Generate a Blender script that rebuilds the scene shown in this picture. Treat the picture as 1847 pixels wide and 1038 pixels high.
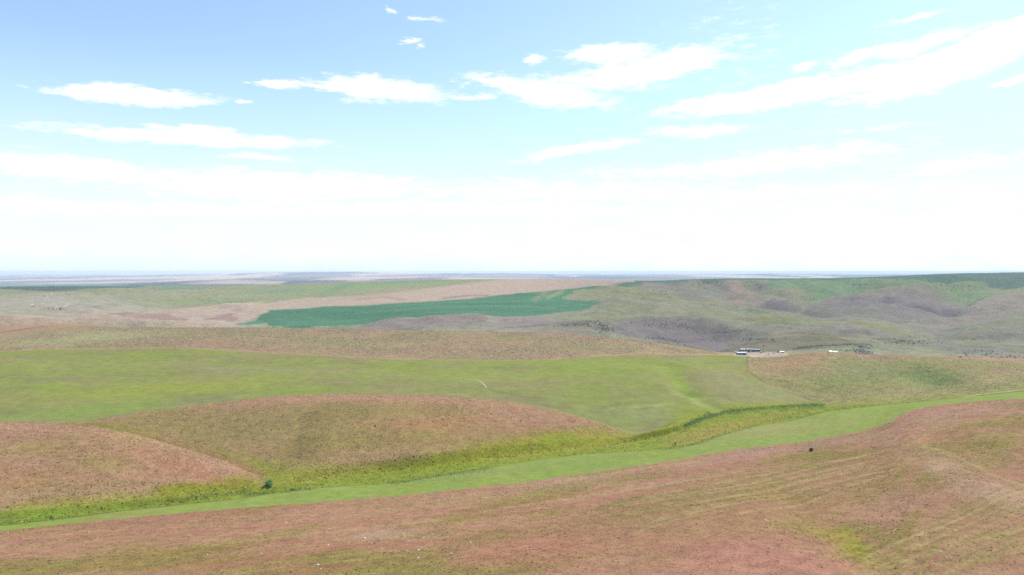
import bpy, bmesh, math, random
import numpy as np
from mathutils import Vector, Matrix, Euler

for _o in list(bpy.data.objects):
    bpy.data.objects.remove(_o)
random.seed(7)
RNG = np.random.default_rng(11)
SC = bpy.context.scene
COL = SC.collection

# ----------------------------------------------------------------- camera
PW, PH, F = 1847.0, 1038.0, 1232.0         # photograph frame and focal length in its pixels
HZ = 490.0                                  # eye-level line
PITCH = math.atan((PH / 2 - HZ) / F)
cam = bpy.data.cameras.new('camera')
cam.sensor_width = 36.0
cam.lens = 36.0 * F / PW
cam.clip_start = 0.5
cam.clip_end = 200000.0
camo = bpy.data.objects.new('camera', cam)
camo.location = (0, 0, 0)
camo.rotation_euler = (math.pi / 2 - PITCH, 0, 0)
COL.objects.link(camo)
SC.camera = camo

# ----------------------------------------------------------------- light
SUN_EL, SUN_AZ = math.radians(54), math.radians(50)     # azimuth clockwise from the view direction
SUN_STRENGTH, SKY_STRENGTH, EXPOSURE = 4.1, 0.132, 0.70
SC.view_settings.view_transform = 'Standard'
SC.view_settings.look = 'None'
SC.view_settings.exposure = EXPOSURE
SC.view_settings.gamma = 1.0
SC.view_settings.use_curve_mapping = False
SC.cycles.max_bounces = 5
SC.cycles.diffuse_bounces = 2
SC.cycles.volume_bounces = 1
SC.cycles.use_denoising = False      # the photograph's own fine grain

sun = bpy.data.lights.new('sun', 'SUN')
sun.energy = SUN_STRENGTH
sun.angle = math.radians(0.53)
sun.color = (1.0, 0.965, 0.91)
suno = bpy.data.objects.new('sun', sun)
sd = Vector((math.sin(SUN_AZ) * math.cos(SUN_EL), math.cos(SUN_AZ) * math.cos(SUN_EL), math.sin(SUN_EL)))
suno.rotation_euler = sd.to_track_quat('Z', 'Y').to_euler()
suno.location = sd * 200
COL.objects.link(suno)


class NT:
    """short hand for building node trees"""
    def __init__(self, tree):
        self.t = tree
        self.t.nodes.clear()

    def n(self, typ, **kw):
        nd = self.t.nodes.new(typ)
        for k, v in kw.items():
            if k.startswith('i_'):
                key = k[2:]
                key = int(key) if key.isdigit() else key.replace('_', ' ')
                self.inp(nd, key, v)
            else:
                setattr(nd, k, v)
        return nd

    def inp(self, nd, key, v):
        s = nd.inputs[key]
        if isinstance(v, bpy.types.NodeSocket):
            self.t.links.new(v, s)
        elif isinstance(v, bpy.types.Node):
            self.t.links.new(v.outputs[0], s)
        else:
            s.default_value = v

    def math(self, op, a, b=None, c=None, clamp=False):
        nd = self.t.nodes.new('ShaderNodeMath')
        nd.operation = op
        nd.use_clamp = clamp
        for i, x in enumerate((a, b, c)):
            if x is not None:
                self.inp(nd, i, x)
        return nd.outputs[0]

    def smooth(self, x, lo, hi, a=0.0, b=1.0):
        nd = self.t.nodes.new('ShaderNodeMapRange')
        nd.interpolation_type = 'SMOOTHSTEP'
        for i, v in enumerate((x, lo, hi, a, b)):
            self.inp(nd, i, v)
        return nd.outputs[0]

    def mix(self, f, a, b, mode='MIX'):
        nd = self.t.nodes.new('ShaderNodeMix')
        nd.data_type = 'RGBA'
        nd.blend_type = mode
        self.inp(nd, 0, f)
        self.inp(nd, 6, a)
        self.inp(nd, 7, b)
        return nd.outputs[2]

    def noise(self, vec, scale, detail=3.0, rough=0.55, dist=0.0):
        nd = self.t.nodes.new('ShaderNodeTexNoise')
        self.inp(nd, 'Vector', vec)
        nd.inputs['Scale'].default_value = scale
        nd.inputs['Detail'].default_value = detail
        nd.inputs['Roughness'].default_value = rough
        nd.inputs['Distortion'].default_value = dist
        return nd


def px_dir(u, v):
    """pixel of the photograph -> (x/y, z/y) of its ray"""
    cx, cy = (np.asarray(u, float) - PW / 2) / F, (PH / 2 - np.asarray(v, float)) / F
    c, s = math.cos(PITCH), math.sin(PITCH)
    y = c + cy * s
    z = -s + cy * c
    return cx / y, z / y


def dir_px(a, s):
    c, sn = math.cos(PITCH), math.sin(PITCH)
    fwd = c - s * sn
    up = sn + s * c
    return PW / 2 + F * a / fwd, PH / 2 - F * up / fwd


# ----------------------------------------------------------------- sky
world = bpy.data.worlds.new('World')
SC.world = world
world.use_nodes = True
W = NT(world.node_tree)
geo = W.n('ShaderNodeTexCoord').outputs['Generated']
sky = W.n('ShaderNodeTexSky', sky_type='NISHITA')
sky.sun_disc = False
sky.sun_elevation = SUN_EL
sky.sun_rotation = SUN_AZ
sky.altitude = 300
sky.air_density = 1.0
sky.dust_density = 0.6
sky.ozone_density = 1.0
sep = W.n('ShaderNodeSeparateXYZ', i_0=geo)
X, Y, Z = sep.outputs
az = W.math('ARCTAN2', X, Y)
el = W.math('ARCSINE', Z)
ang = W.n('ShaderNodeCombineXYZ', i_0=az, i_1=el).outputs[0]
stretch = W.n('ShaderNodeMapping', i_Vector=ang)
stretch.inputs['Scale'].default_value = (7.0, 26.0, 1.0)
nz1 = W.noise(stretch.outputs[0], 1.3, 5.0, 0.6)
nz2 = W.noise(stretch.outputs[0], 4.5, 7.0, 0.70)
warp = W.n('ShaderNodeVectorMath', operation='MULTIPLY_ADD')
W.inp(warp, 0, nz1.outputs['Color'])
warp.inputs[1].default_value = (0.10, 0.013, 0)
W.inp(warp, 2, ang)
warp2 = W.n('ShaderNodeVectorMath', operation='MULTIPLY_ADD')
W.inp(warp2, 0, nz2.outputs['Color'])
warp2.inputs[1].default_value = (0.045, 0.013, 0)
W.inp(warp2, 2, warp.outputs[0])
wv = W.n('ShaderNodeVectorMath', operation='SUBTRACT')
W.inp(wv, 0, warp2.outputs[0])
wv.inputs[1].default_value = (0.0725, 0.013, 0)
wv = wv.outputs[0]
# each cloud bank: centre, half width, half height, tilt in degrees, density
CLOUDS = [
    (235, 172, 160, 21, 3, 1), (355, 250, 255, 16, 1, 1), (350, 236, 95, 12, 0, .9), (70, 300, 150, 24, -4, .9), (200, 308, 150, 22, -7, .8),
    (505, 151, 55, 10, 3, .8), (700, 162, 115, 24, -4, 1), (635, 166, 80, 18, -8, .8), (432, 183, 24, 7, 0, .7), (848, 174, 28, 8, 0, .7),
    (975, 165, 130, 28, -9, 1), (1095, 98, 85, 20, 0, 1), (1165, 125, 160, 32, 8, 1), (1090, 148, 120, 15, -5, .8),
    (1440, 165, 280, 28, 5, 1.1), (1700, 125, 190, 42, 13, 1.1), (1640, 82, 150, 15, 5, .8), (1810, 62, 130, 24, 12, .9), (1620, 96, 60, 14, 0, .8),
    (1540, 107, 50, 12, 16, .7), (1452, 122, 28, 9, 12, .7), (1835, 145, 40, 12, 5, .7),
    (1040, 270, 120, 14, 9, .8), (1265, 236, 105, 14, -2, .7), (1410, 290, 240, 26, 4, .65), (1230, 308, 220, 16, 0, .5), (1740, 298, 140, 20, 4, .55),
    (480, 335, 230, 36, 0, .75), (640, 335, 150, 30, 0, .65), (350, 380, 420, 14, 0, .6), (50, 368, 120, 22, 0, .7), (470, 285, 70, 11, 0, .6),
    (965, 107, 24, 9, -10, .7), (743, 73, 16, 6, 6, .7), (716, 19, 14, 7, 0, .6), (766, 80, 9, 6, 0, .6), (766, 33, 20, 5, -3, .5),
    (1000, 345, 330, 30, 0, .42), (1560, 235, 90, 8, 0, .35), (155, 241, 34, 8, -4, .45), (1400, 350, 300, 22, 0, .35), (820, 378, 420, 20, 0, .45),
    (1660, 32, 60, 8, 4, .45), (1320, 90, 60, 60, 0, .12),
]
field = None
for u, v, ru, rv, rot, st in CLOUDS:
    a, s = px_dir(u, v)
    ca = math.atan(float(a))
    ce = math.atan(float(s) * math.cos(ca))
    k = math.cos(ca)
    m = W.n('ShaderNodeMapping', vector_type='TEXTURE', i_Vector=wv)
    m.inputs['Location'].default_value = (ca, ce, 0)
    m.inputs['Rotation'].default_value = (0, 0, math.radians(rot))
    m.inputs['Scale'].default_value = (ru / F * k * k * 1.18, rv / F * k * 0.95, 1)
    ln = W.n('ShaderNodeVectorMath', operation='LENGTH')
    W.inp(ln, 0, m.outputs[0])
    e = W.math('MULTIPLY_ADD', ln.outputs['Value'], -st, st)
    field = e if field is None else W.math('MAXIMUM', field, e)
# the same broken cloud layer goes on all round the sky, beyond the frame
plane = W.n('ShaderNodeVectorMath', operation='DIVIDE', i_0=geo)
zz = W.math('MAXIMUM', Z, 0.04)
W.inp(plane, 1, W.n('ShaderNodeCombineXYZ', i_0=zz, i_1=zz, i_2=zz).outputs[0])
flat = W.n('ShaderNodeMapping', i_Vector=plane.outputs[0])
flat.inputs['Scale'].default_value = (0.5, 1.0, 0.0)
rest = W.noise(flat.outputs[0], 1.1, 5.0, 0.6)
restf = W.math('MULTIPLY_ADD', rest.outputs[0], 3.0, -1.75)
beside = W.smooth(W.math('ABSOLUTE', az), 0.66, 0.80)
above = W.smooth(el, 0.40, 0.50)
outside = W.math('MAXIMUM', beside, above)
restf = W.math('ADD', restf, W.math('MULTIPLY_ADD', outside, 2.0, -2.0))
field = W.math('MAXIMUM', field, restf)
edge = W.math('MULTIPLY_ADD', nz2.outputs[0], 1.5, -0.76)
alpha = W.smooth(W.math('ADD', field, edge), -0.05, 0.55)
# low veil of thin stratus above the horizon, the same in every direction
veil = W.smooth(el, 0.31, 0.11)
veiln = W.math('MULTIPLY', veil, W.smooth(nz1.outputs[0], 0.25, 0.75, 0.8, 1.0))
tint = W.n('ShaderNodeVectorMath', operation='MULTIPLY', i_0=sky.outputs[0])
tint.inputs[1].default_value = (1.02, 1.03, 1.0)
skyc = W.n('ShaderNodeVectorMath', operation='SCALE', i_0=tint.outputs[0])
skyc.inputs['Scale'].default_value = SKY_STRENGTH
vlow = W.mix(W.smooth(el, 0.0, 0.03), (0.50, 0.605, 0.655, 1), (0.575, 0.642, 0.635, 1))
vcol = W.mix(W.smooth(el, 0.06, 0.24), vlow, (0.405, 0.575, 0.65, 1))
c1 = W.mix(W.math('MULTIPLY', veiln, 0.95), skyc.outputs[0], vcol)
c2 = W.mix(W.math('MULTIPLY', alpha, 0.93), c1, (0.72, 0.72, 0.705, 1))
bg = W.n('ShaderNodeBackground', i_Color=c2, i_Strength=1.0)
wo = W.n('ShaderNodeOutputWorld', i_Surface=bg)


# ----------------------------------------------------------------- helpers
def tag(o, label=None, cat=None, group=None, kind=None):
    if label:
        o['label'] = label
    if cat:
        o['category'] = cat
    if group:
        o['group'] = group
    if kind:
        o['kind'] = kind
    return o


def mesh_np(name, co, faces, mat, smooth=True, attrs=None, normals=None, parent=None):
    """mesh from numpy arrays; faces is (n, 3) or (n, 4)"""
    me = bpy.data.meshes.new(name)
    nf, k = faces.shape
    me.vertices.add(len(co))
    me.vertices.foreach_set('co', np.ascontiguousarray(co, np.float32).ravel())
    me.loops.add(nf * k)
    me.loops.foreach_set('vertex_index', np.ascontiguousarray(faces, np.int32).ravel())
    me.polygons.add(nf)
    me.polygons.foreach_set('loop_start', np.arange(0, nf * k, k, dtype=np.int32))
    me.polygons.foreach_set('use_smooth', np.full(nf, smooth))
    for an, (typ, arr) in (attrs or {}).items():
        at = me.attributes.new(an, typ, 'POINT')
        at.data.foreach_set('color' if typ == 'FLOAT_COLOR' else 'value', np.ascontiguousarray(arr, np.float32).ravel())
    me.update(calc_edges=True)
    me.validate()
    if normals is not None:
        me.normals_split_custom_set_from_vertices(normals)
    me.materials.append(mat)
    o = bpy.data.objects.new(name, me)
    COL.objects.link(o)
    if parent:
        o.parent = parent
    return o


def lin(c):
    c = np.asarray(c, float) / 255.0
    return np.where(c <= 0.04045, c / 12.92, ((c + 0.055) / 1.055) ** 2.4)


def _hash(ix, iy, seed):
    h = (ix.astype(np.int64) * 374761393 + iy.astype(np.int64) * 668265263 + seed * 982451653) & 0xffffffff
    h = ((h ^ (h >> 13)) * 1274126177) & 0xffffffff
    return ((h ^ (h >> 16)) & 0xffffff) / float(0xffffff)


def vnoise(x, y, seed=0):
    ix, iy = np.floor(x), np.floor(y)
    fx, fy = x - ix, y - iy
    fx, fy = fx ** 3 * (fx * (6 * fx - 15) + 10), fy ** 3 * (fy * (6 * fy - 15) + 10)
    a, b = _hash(ix, iy, seed), _hash(ix + 1, iy, seed)
    c, d = _hash(ix, iy + 1, seed), _hash(ix + 1, iy + 1, seed)
    return (a + (b - a) * fx) * (1 - fy) + (c + (d - c) * fx) * fy


def fbm(x, y, wl, octs=4, seed=0, gain=0.5):
    out, amp, tot = 0.0, 1.0, 0.0
    c, s = math.cos(0.6), math.sin(0.6)
    x, y = x / wl, y / wl
    for i in range(octs):
        out = out + amp * (vnoise(x + 17.3 * i, y - 9.1 * i, seed + i) - 0.5)
        tot += amp
        amp *= gain
        x, y = (c * x - s * y) * 2.03, (s * x + c * y) * 2.03
    return out / tot * 2.0


def sstep(x, a, b):
    t = np.clip((x - a) / (b - a), 0, 1)
    return t * t * (3 - 2 * t)


def pchip_slopes(x, y):
    """x, y: (n, m); monotone cubic slopes along axis 0"""
    h = np.diff(x, axis=0)
    dl = np.diff(y, axis=0) / h
    m = np.zeros_like(y)
    w1, w2 = 2 * h[1:] + h[:-1], h[1:] + 2 * h[:-1]
    ok = dl[:-1] * dl[1:] > 0
    with np.errstate(divide='ignore', invalid='ignore'):
        hm = (w1 + w2) / (w1 / dl[:-1] + w2 / dl[1:])
    m[1:-1] = np.where(ok, hm, 0.0)
    m[0], m[-1] = dl[0], dl[-1]
    return m


def pchip1(xs, ys, q):
    xs, ys = np.asarray(xs, float)[:, None], np.asarray(ys, float)[:, None]
    m = pchip_slopes(xs, ys)[:, 0]
    xs, ys = xs[:, 0], ys[:, 0]
    q = np.clip(q, xs[0], xs[-1])
    i = np.clip(np.searchsorted(xs, q) - 1, 0, len(xs) - 2)
    h = xs[i + 1] - xs[i]
    t = (q - xs[i]) / h
    return ((1 + 2 * t) * (1 - t) ** 2 * ys[i] + t * (1 - t) ** 2 * h * m[i] + t * t * (3 - 2 * t) * ys[i + 1] + t * t * (t - 1) * h * m[i + 1])


# ----------------------------------------------------------------- terrain: contour lines across the land, near to far
# each line: (photo column, photo row, distance ahead in metres)
LINES = [
    [(0, 2400, 42), (923, 2400, 42), (1847, 2400, 40)],
    [(0, 1038, 215), (600, 1038, 214), (1200, 1038, 208), (1550, 1038, 206), (1847, 1038, 200)],
    [(0, 958, 311), (200, 938, 330), (400, 920, 350), (600, 905, 366), (700, 897, 375), (900, 876, 402), (1000, 864, 418), (1200, 834, 452), (1361, 808, 480), (1450, 798, 488), (1522, 786, 500),
     (1560, 778, 507), (1600, 764, 520), (1640, 743, 545), (1708, 730, 560), (1847, 719, 572)],
    [(0, 950, 327), (150, 933, 346), (250, 920, 362), (400, 904, 380), (500, 890, 398), (600, 879, 411), (700, 873, 420), (808, 857, 438), (903, 841, 460), (998, 826, 484), (1106, 817, 498), (1200, 812, 507), (1260, 802, 523), (1293, 790, 546),
     (1353, 771, 585), (1442, 757, 615), (1482, 745, 640), (1582, 733, 657), (1730, 719, 665), (1847, 706, 670)],
    None,      # creek bed, made from the line before
    [(0, 922, 345), (250, 905, 372), (450, 882, 404), (600, 862, 433), (750, 845, 458), (900, 827, 488), (1000, 815, 511), (1100, 804, 530), (1200, 785, 556), (1260, 763, 590), (1320, 750, 625),
     (1400, 740, 652), (1480, 735, 668), (1600, 728, 676), (1847, 704, 682)],
    [(0, 765, 466), (100, 768, 464), (180, 774, 460), (240, 784, 457), (300, 800, 450), (360, 818, 442), (420, 838, 430), (480, 862, 418), (530, 853, 428), (600, 836, 444), (750, 820, 466), (900, 804, 500), (1000, 797, 521), (1100, 791, 541),
     (1200, 777, 552), (1260, 755, 602), (1320, 744, 636), (1400, 735, 662), (1480, 731, 678), (1600, 723, 686), (1847, 702, 692)],
    [(0, 772, 515), (180, 775, 500), (300, 799, 476), (400, 828, 455), (480, 855, 436), (530, 838, 448), (600, 818, 460), (750, 802, 480), (900, 790, 514), (1000, 786, 532), (1100, 786, 548), (1150, 786, 552), (1200, 772, 560),
     (1260, 749, 612), (1320, 738, 648), (1400, 731, 672), (1480, 728, 688), (1600, 718, 697), (1847, 699, 702)],
    [(0, 763, 545), (140, 760, 540), (250, 745, 552), (400, 727, 572), (500, 716, 584), (600, 711, 592), (700, 710.5, 592), (800, 714, 590), (900, 723, 584), (1000, 741, 578),
     (1080, 763, 569), (1150, 785, 560), (1200, 768, 577), (1260, 745, 624), (1320, 732, 664), (1400, 726, 688), (1480, 724, 700), (1600, 714, 712), (1847, 696, 716)],
    [(0, 752, 585), (140, 750, 582), (250, 742, 605), (400, 733, 628), (600, 724, 652), (800, 727, 652), (900, 737, 642), (1000, 754, 618), (1080, 768, 598), (1150, 778, 580), (1200, 760, 600),
     (1260, 738, 644), (1320, 725, 684), (1400, 720, 706), (1480, 720, 715), (1600, 710, 728), (1847, 691, 732)],
    [(0, 700, 700), (400, 692, 735), (800, 692, 735), (1000, 702, 715), (1200, 714, 690), (1250, 711, 700), (1300, 705, 722), (1400, 703, 742), (1480, 708, 745), (1600, 693, 765), (1700, 700, 752), (1847, 682, 780)],
    [(0, 660, 830), (500, 662, 830), (900, 669, 815), (1160, 660, 830), (1240, 664, 822), (1350, 670, 805), (1420, 680, 790), (1480, 682, 790), (1600, 668, 815), (1700, 676, 805), (1847, 672, 830)],
    [(0, 633, 940), (150, 629, 960), (300, 628, 960), (500, 637, 932), (700, 647, 902), (900, 651, 890), (1000, 648, 900), (1160, 640, 930), (1260, 640, 930), (1330, 643, 918), (1380, 648, 905),
     (1440, 642, 912), (1500, 638, 915), (1600, 640, 912), (1700, 647, 905), (1847, 658, 912)],
    [(0, 640, 1010), (300, 636, 1020), (500, 642, 1000), (700, 651, 975), (900, 655, 965), (1160, 650, 1010), (1350, 657, 1050), (1500, 655, 1050), (1847, 672, 1050)],
    [(0, 612, 1120), (300, 612, 1120), (600, 622, 1110), (900, 627, 1105), (1160, 634, 1130), (1290, 648, 1170), (1350, 654, 1200), (1500, 653, 1200), (1847, 660, 1170)],
    [(0, 588, 1300), (100, 586, 1300), (240, 592, 1300), (500, 593, 1280), (800, 599, 1260), (1000, 602, 1255), (1100, 610, 1255), (1200, 622, 1255), (1290, 637, 1265), (1340, 644, 1320), (1420, 642, 1340),
     (1500, 641, 1340), (1600, 648, 1320), (1847, 652, 1290)],
    [(0, 594, 1480), (500, 600, 1490), (800, 612, 1480), (1000, 622, 1460), (1150, 628, 1450), (1290, 634, 1450), (1340, 631, 1480), (1420, 631, 1490), (1500, 630, 1480), (1600, 636, 1480), (1847, 640, 1450)],
    [(0, 573, 1750), (150, 577, 1750), (300, 585, 1720), (440, 593, 1700), (560, 597, 1750), (640, 592, 1820), (700, 580, 1880), (800, 575, 1900), (860, 572, 1880), (920, 584, 1820), (1000, 582, 1790), (1060, 577, 1780), (1110, 582, 1770),
     (1160, 600, 1740), (1250, 612, 1700), (1300, 620, 1660), (1400, 607, 1640), (1480, 602, 1640), (1550, 612, 1620), (1620, 628, 1590), (1700, 630, 1590), (1847, 630, 1580)],
    [(0, 578, 1960), (300, 587, 1930), (440, 592, 1880), (560, 593, 1900), (640, 590, 2060), (800, 581, 2110), (900, 578, 2080), (1000, 586, 2060), (1100, 588, 2040), (1250, 601, 1950), (1400, 609, 1880), (1480, 608, 1880), (1600, 622, 1760), (1847, 620, 1750)],
    [(0, 562, 2250), (250, 565, 2250), (480, 577, 2160), (640, 581, 2280), (800, 570, 2350), (1000, 570, 2350), (1150, 573, 2290), (1250, 583, 2230), (1400, 590, 2200), (1600, 603, 2130), (1847, 603, 2120)],
    [(0, 549, 2700), (250, 556, 2700), (480, 565, 2500), (700, 558, 2600), (1000, 552, 2800), (1085, 549, 2880), (1300, 560, 2700), (1500, 574, 2600), (1700, 582, 2580), (1847, 578, 2600)],
    [(0, 537, 3400), (250, 545, 3200), (500, 555, 2920), (700, 543, 3200), (900, 534, 3500), (1020, 527, 3700), (1150, 535, 3500), (1300, 541, 3400), (1420, 553, 3200), (1500, 552, 3230), (1600, 545, 3280), (1700, 553, 3200), (1847, 548, 3300)],
    [(0, 528, 4000), (250, 531, 4000), (500, 541, 3600), (700, 529, 4000), (900, 517, 4500), (1100, 517, 4500), (1250, 521, 4300), (1400, 528, 4200), (1500, 530, 4100), (1580, 525, 4200), (1700, 528, 4050), (1847, 522, 4200)],
    [(0, 518, 5000), (250, 517, 5000), (500, 514, 5000), (700, 508, 5500), (850, 504, 6000), (1000, 503.5, 6000), (1150, 507, 5700), (1200, 506, 5400), (1300, 503.5, 5000), (1400, 503, 5000), (1500, 502, 5000), (1600, 499, 5200), (1700, 494.5, 5400), (1847, 491.5, 5500)],
    [(0, 520, 6300), (500, 517, 6300), (900, 512, 7200), (1500, 512, 7000), (1847, 510, 7000)],
    [(0, 508, 14000), (250, 506, 14000), (400, 503.5, 14500), (600, 502, 14500), (760, 500, 14500), (900, 503, 14500), (1200, 504, 14000), (1847, 504, 14000)],
    [(0, 505, 18000), (500, 502, 18000), (1847, 501, 18000)],
    [(0, 499, 26000), (250, 497.5, 26000), (400, 494.5, 26000), (520, 493, 26000), (650, 492.3, 26500), (780, 494, 26500), (950, 494.8, 26500), (1150, 496, 26500), (1300, 496, 26500), (1420, 493.8, 26500), (1560, 495, 26500), (1650, 492.8, 26500), (1847, 493.5, 26500)],
    [(0, 500, 33000), (1847, 499, 33000)],
    [(0, 495.5, 46000), (400, 495, 46000), (900, 495.3, 46000), (1300, 494.5, 46000), (1847, 495.3, 46000)],
    [(0, 495, 64000), (1847, 495, 64000)],
]
NCORE = 1060
acore = np.linspace(-0.80, 0.80, NCORE)
aside = 0.80 + 0.75 * np.linspace(0, 1, 56)[1:] ** 1.3
A = np.concatenate([-aside[::-1], acore, aside])
NC = len(A)
LD, LZ = [], []
uq = PW / 2 + A * F
kern = np.exp(-0.5 * (np.arange(-24, 25) / 7.0) ** 2)
kern /= kern.sum()


def smooth_cols(x):
    return np.convolve(np.pad(x, 24, mode='edge'), kern, mode='valid')


for L in LINES:
    if L is None:
        LD.append(LD[-1] + 9.0)
        LZ.append(LZ[-1] - 2.6)
        continue
    P = np.array(L, float)
    a, s = px_dir(P[:, 0], P[:, 1])
    ua = PW / 2 + a * F
    d = smooth_cols(pchip1(ua, P[:, 2], uq))
    z = smooth_cols(pchip1(ua, s * P[:, 2], uq))
    if LD:
        d = np.maximum(d, LD[-1] + 5.0)
    LD.append(d)
    LZ.append(z)
LD, LZ = np.array(LD), np.array(LZ)
SL = pchip_slopes(LD, LZ)
NROWS = [60, 150, 14, 5, 12, 66, 14, 50, 14, 44, 32, 30, 12, 26, 26, 14, 34, 14, 24, 20, 20, 16, 20, 8, 14, 8, 12, 8, 8, 8]
assert len(NROWS) == len(LINES) - 1
rows_y, rows_z, rows_l = [], [], []
for k, n in enumerate(NROWS):
    for i in range(n):
        t = i / n
        if k == 0:
            tt = (math.pow(5.0, t) - 1) / 4.0
        else:
            tt = t
        h = LD[k + 1] - LD[k]
        zz_ = ((1 + 2 * tt) * (1 - tt) ** 2 * LZ[k] + tt * (1 - tt) ** 2 * h * SL[k] + tt * tt * (3 - 2 * tt) * LZ[k + 1] + tt * tt * (tt - 1) * h * SL[k + 1])
        rows_y.append(LD[k] + tt * h)
        rows_z.append(zz_)
        rows_l.append(k + tt)
rows_y.append(LD[-1]); rows_z.append(LZ[-1]); rows_l.append(len(LINES) - 1)
GY, GZ, GL = np.array(rows_y), np.array(rows_z), np.array(rows_l)
NR = len(GY)
GX = GY * A[None, :]
LAM = np.repeat(GL[:, None], NC, 1)
U0, V0 = dir_px(np.repeat(A[None, :], NR, 0), GZ / GY)     # where each ground point falls in the photograph

# undulation: swells, spurs and gullies in world space
near = fbm(GX, GY, 70, 4, 3)
GZ = GZ + near * np.clip((GY - 40) / 300, 0, 1) * 1.1 * (1 - sstep(GY, 900, 1500)) * (1 - 0.9 * np.exp(-((LAM - 2.4) / 0.7) ** 2))
GZ = GZ + fbm(GX, GY, 9, 3, 8) * 0.22 * (1 - sstep(GY, 700, 1200))
mid = sstep(GY, 1350, 1700) * (1 - sstep(GY, 5200, 6500)) * (1 - 0.9 * np.exp(-((LAM - 23.0) / 0.45) ** 2))
wx, wy = GX + 260 * fbm(GX, GY, 700, 2, 30), GY + 260 * fbm(GX, GY, 700, 2, 31)
rid = 1 - np.abs(fbm(wx, wy, 560, 4, 21, 0.5)) * 2.4
right = 0.5 + 0.5 * sstep(U0, 980, 1250)
wheat_flat = 1 - 0.8 * sstep(U0, 400, 520) * (1 - sstep(U0, 1000, 1120)) * sstep(GY, 1900, 2100)
GZ = GZ + (rid - 0.55) * 42 * mid * right * wheat_flat
GZ = GZ + fbm(GX, GY, 130, 4, 40) * 6.5 * mid * (0.5 + 0.5 * right) * wheat_flat
far = sstep(GY, 7000, 11000)
GZ = GZ + fbm(GX, GY, 4200, 5, 50) * 60 * far * sstep(GY, 9000, 22000) + fbm(GX, GY, 1800, 4, 51) * 22 * far
# draw shallow swale in the near slope and the gully between the right-hand knolls
for (u1, v1, d1), (u2, v2, d2), wd, dep in (((1420, 868, 330), (1640, 1080, 190), 14, 2.2), ((1690, 800, 430), (1900, 900, 300), 16, 2.6), ((1205, 655, 840), (1245, 702, 712), 16, 3.5), ((1245, 702, 712), (1305, 745, 640), 12, 3.0),
                                       ((1570, 640, 905), (1730, 697, 755), 30, 7.0), ((1500, 720, 690), (1400, 690, 770), 10, 2.0)):
    p1, p2 = np.array([px_dir(u1, v1)[0] * d1, d1]), np.array([px_dir(u2, v2)[0] * d2, d2])
    dv = p2 - p1
    t = np.clip(((GX - p1[0]) * dv[0] + (GY - p1[1]) * dv[1]) / (dv @ dv), 0, 1)
    dist = np.hypot(GX - p1[0] - t * dv[0], GY - p1[1] - t * dv[1])
    GZ = GZ - dep * np.exp(-(dist / wd) ** 2) * ((LAM < 2) if d1 < 450 else (LAM > 5) * (LAM < 13) * sstep(12.9 - LAM, 0, 0.8))


def carve(pts, wd, dep):
    """cut a gully (or raise a spur, dep < 0) along a line"""
    global GZ
    P = np.array(pts, float)
    dist = np.full(GX.shape, 1e9)
    for i in range(len(P) - 1):
        dv = P[i + 1] - P[i]
        t = np.clip(((GX - P[i, 0]) * dv[0] + (GY - P[i, 1]) * dv[1]) / (dv @ dv), 0, 1)
        dist = np.minimum(dist, np.hypot(GX - P[i, 0] - t * dv[0], GY - P[i, 1] - t * dv[1]))
    GZ = GZ - dep * np.exp(-(dist / wd) ** 2)


def first_hit(u, v):
    a, sl_ = px_dir(u, v)
    c = int(np.clip(np.interp(a, A, np.arange(NC)) + 0.5, 0, NC - 1))
    ok = np.where(GZ[:, c] / GY[:, c] >= sl_)[0]
    y = GY[ok[0], c] if len(ok) else 5000.0
    return float(a) * y, y


for pts, wd, dep in (([(1300, 535), (1370, 545), (1430, 557), (1490, 572)], 70, 16), ([(1580, 512), (1530, 530), (1470, 548), (1430, 557)], 80, 20), ([(1680, 532), (1600, 538), (1510, 547)], 130, -20), ([(1350, 507), (1365, 525), (1385, 537)], 60, 14),
                     ([(1800, 514), (1745, 538), (1700, 560), (1650, 592)], 110, 20), ([(1690, 506), (1720, 525), (1745, 538)], 70, 16), ([(1280, 508), (1300, 520), (1310, 535)], 60, 12), ([(1440, 508), (1450, 524), (1440, 545)], 60, 12),
                     ([(1210, 512), (1230, 535), (1260, 555)], 80, 12), ([(1790, 560), (1720, 590), (1640, 605)], 90, 12), ([(1100, 545), (1180, 556), (1260, 580)], 90, -10)):
    carve([first_hit(*p) for p in pts], wd, dep * 1.5)
U1, V1 = dir_px(np.repeat(A[None, :], NR, 0), GZ / GY)

# lookup of height and line index over (column, log distance)
LOGY = np.linspace(math.log(45), math.log(63000), 3200)
HT = np.empty((NC, len(LOGY)))
LT = np.empty((NC, len(LOGY)))
for c in range(NC):
    ly = np.log(GY[:, c])
    HT[c] = np.interp(LOGY, ly, GZ[:, c])
    LT[c] = np.interp(LOGY, ly, GL)


def look(tab, x, y):
    x, y = np.atleast_1d(np.asarray(x, float)), np.atleast_1d(np.asarray(y, float))
    cf = np.interp(x / y, A, np.arange(NC))
    kf = np.clip((np.log(y) - LOGY[0]) / (LOGY[1] - LOGY[0]), 0, len(LOGY) - 1.001)
    c0 = np.clip(cf.astype(int), 0, NC - 2)
    k0 = kf.astype(int)
    fc, fk = cf - c0, kf - k0
    return (tab[c0, k0] * (1 - fc) * (1 - fk) + tab[c0 + 1, k0] * fc * (1 - fk) + tab[c0, k0 + 1] * (1 - fc) * fk + tab[c0 + 1, k0 + 1] * fc * fk)


def ground(x, y):
    return look(HT, x, y)


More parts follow.
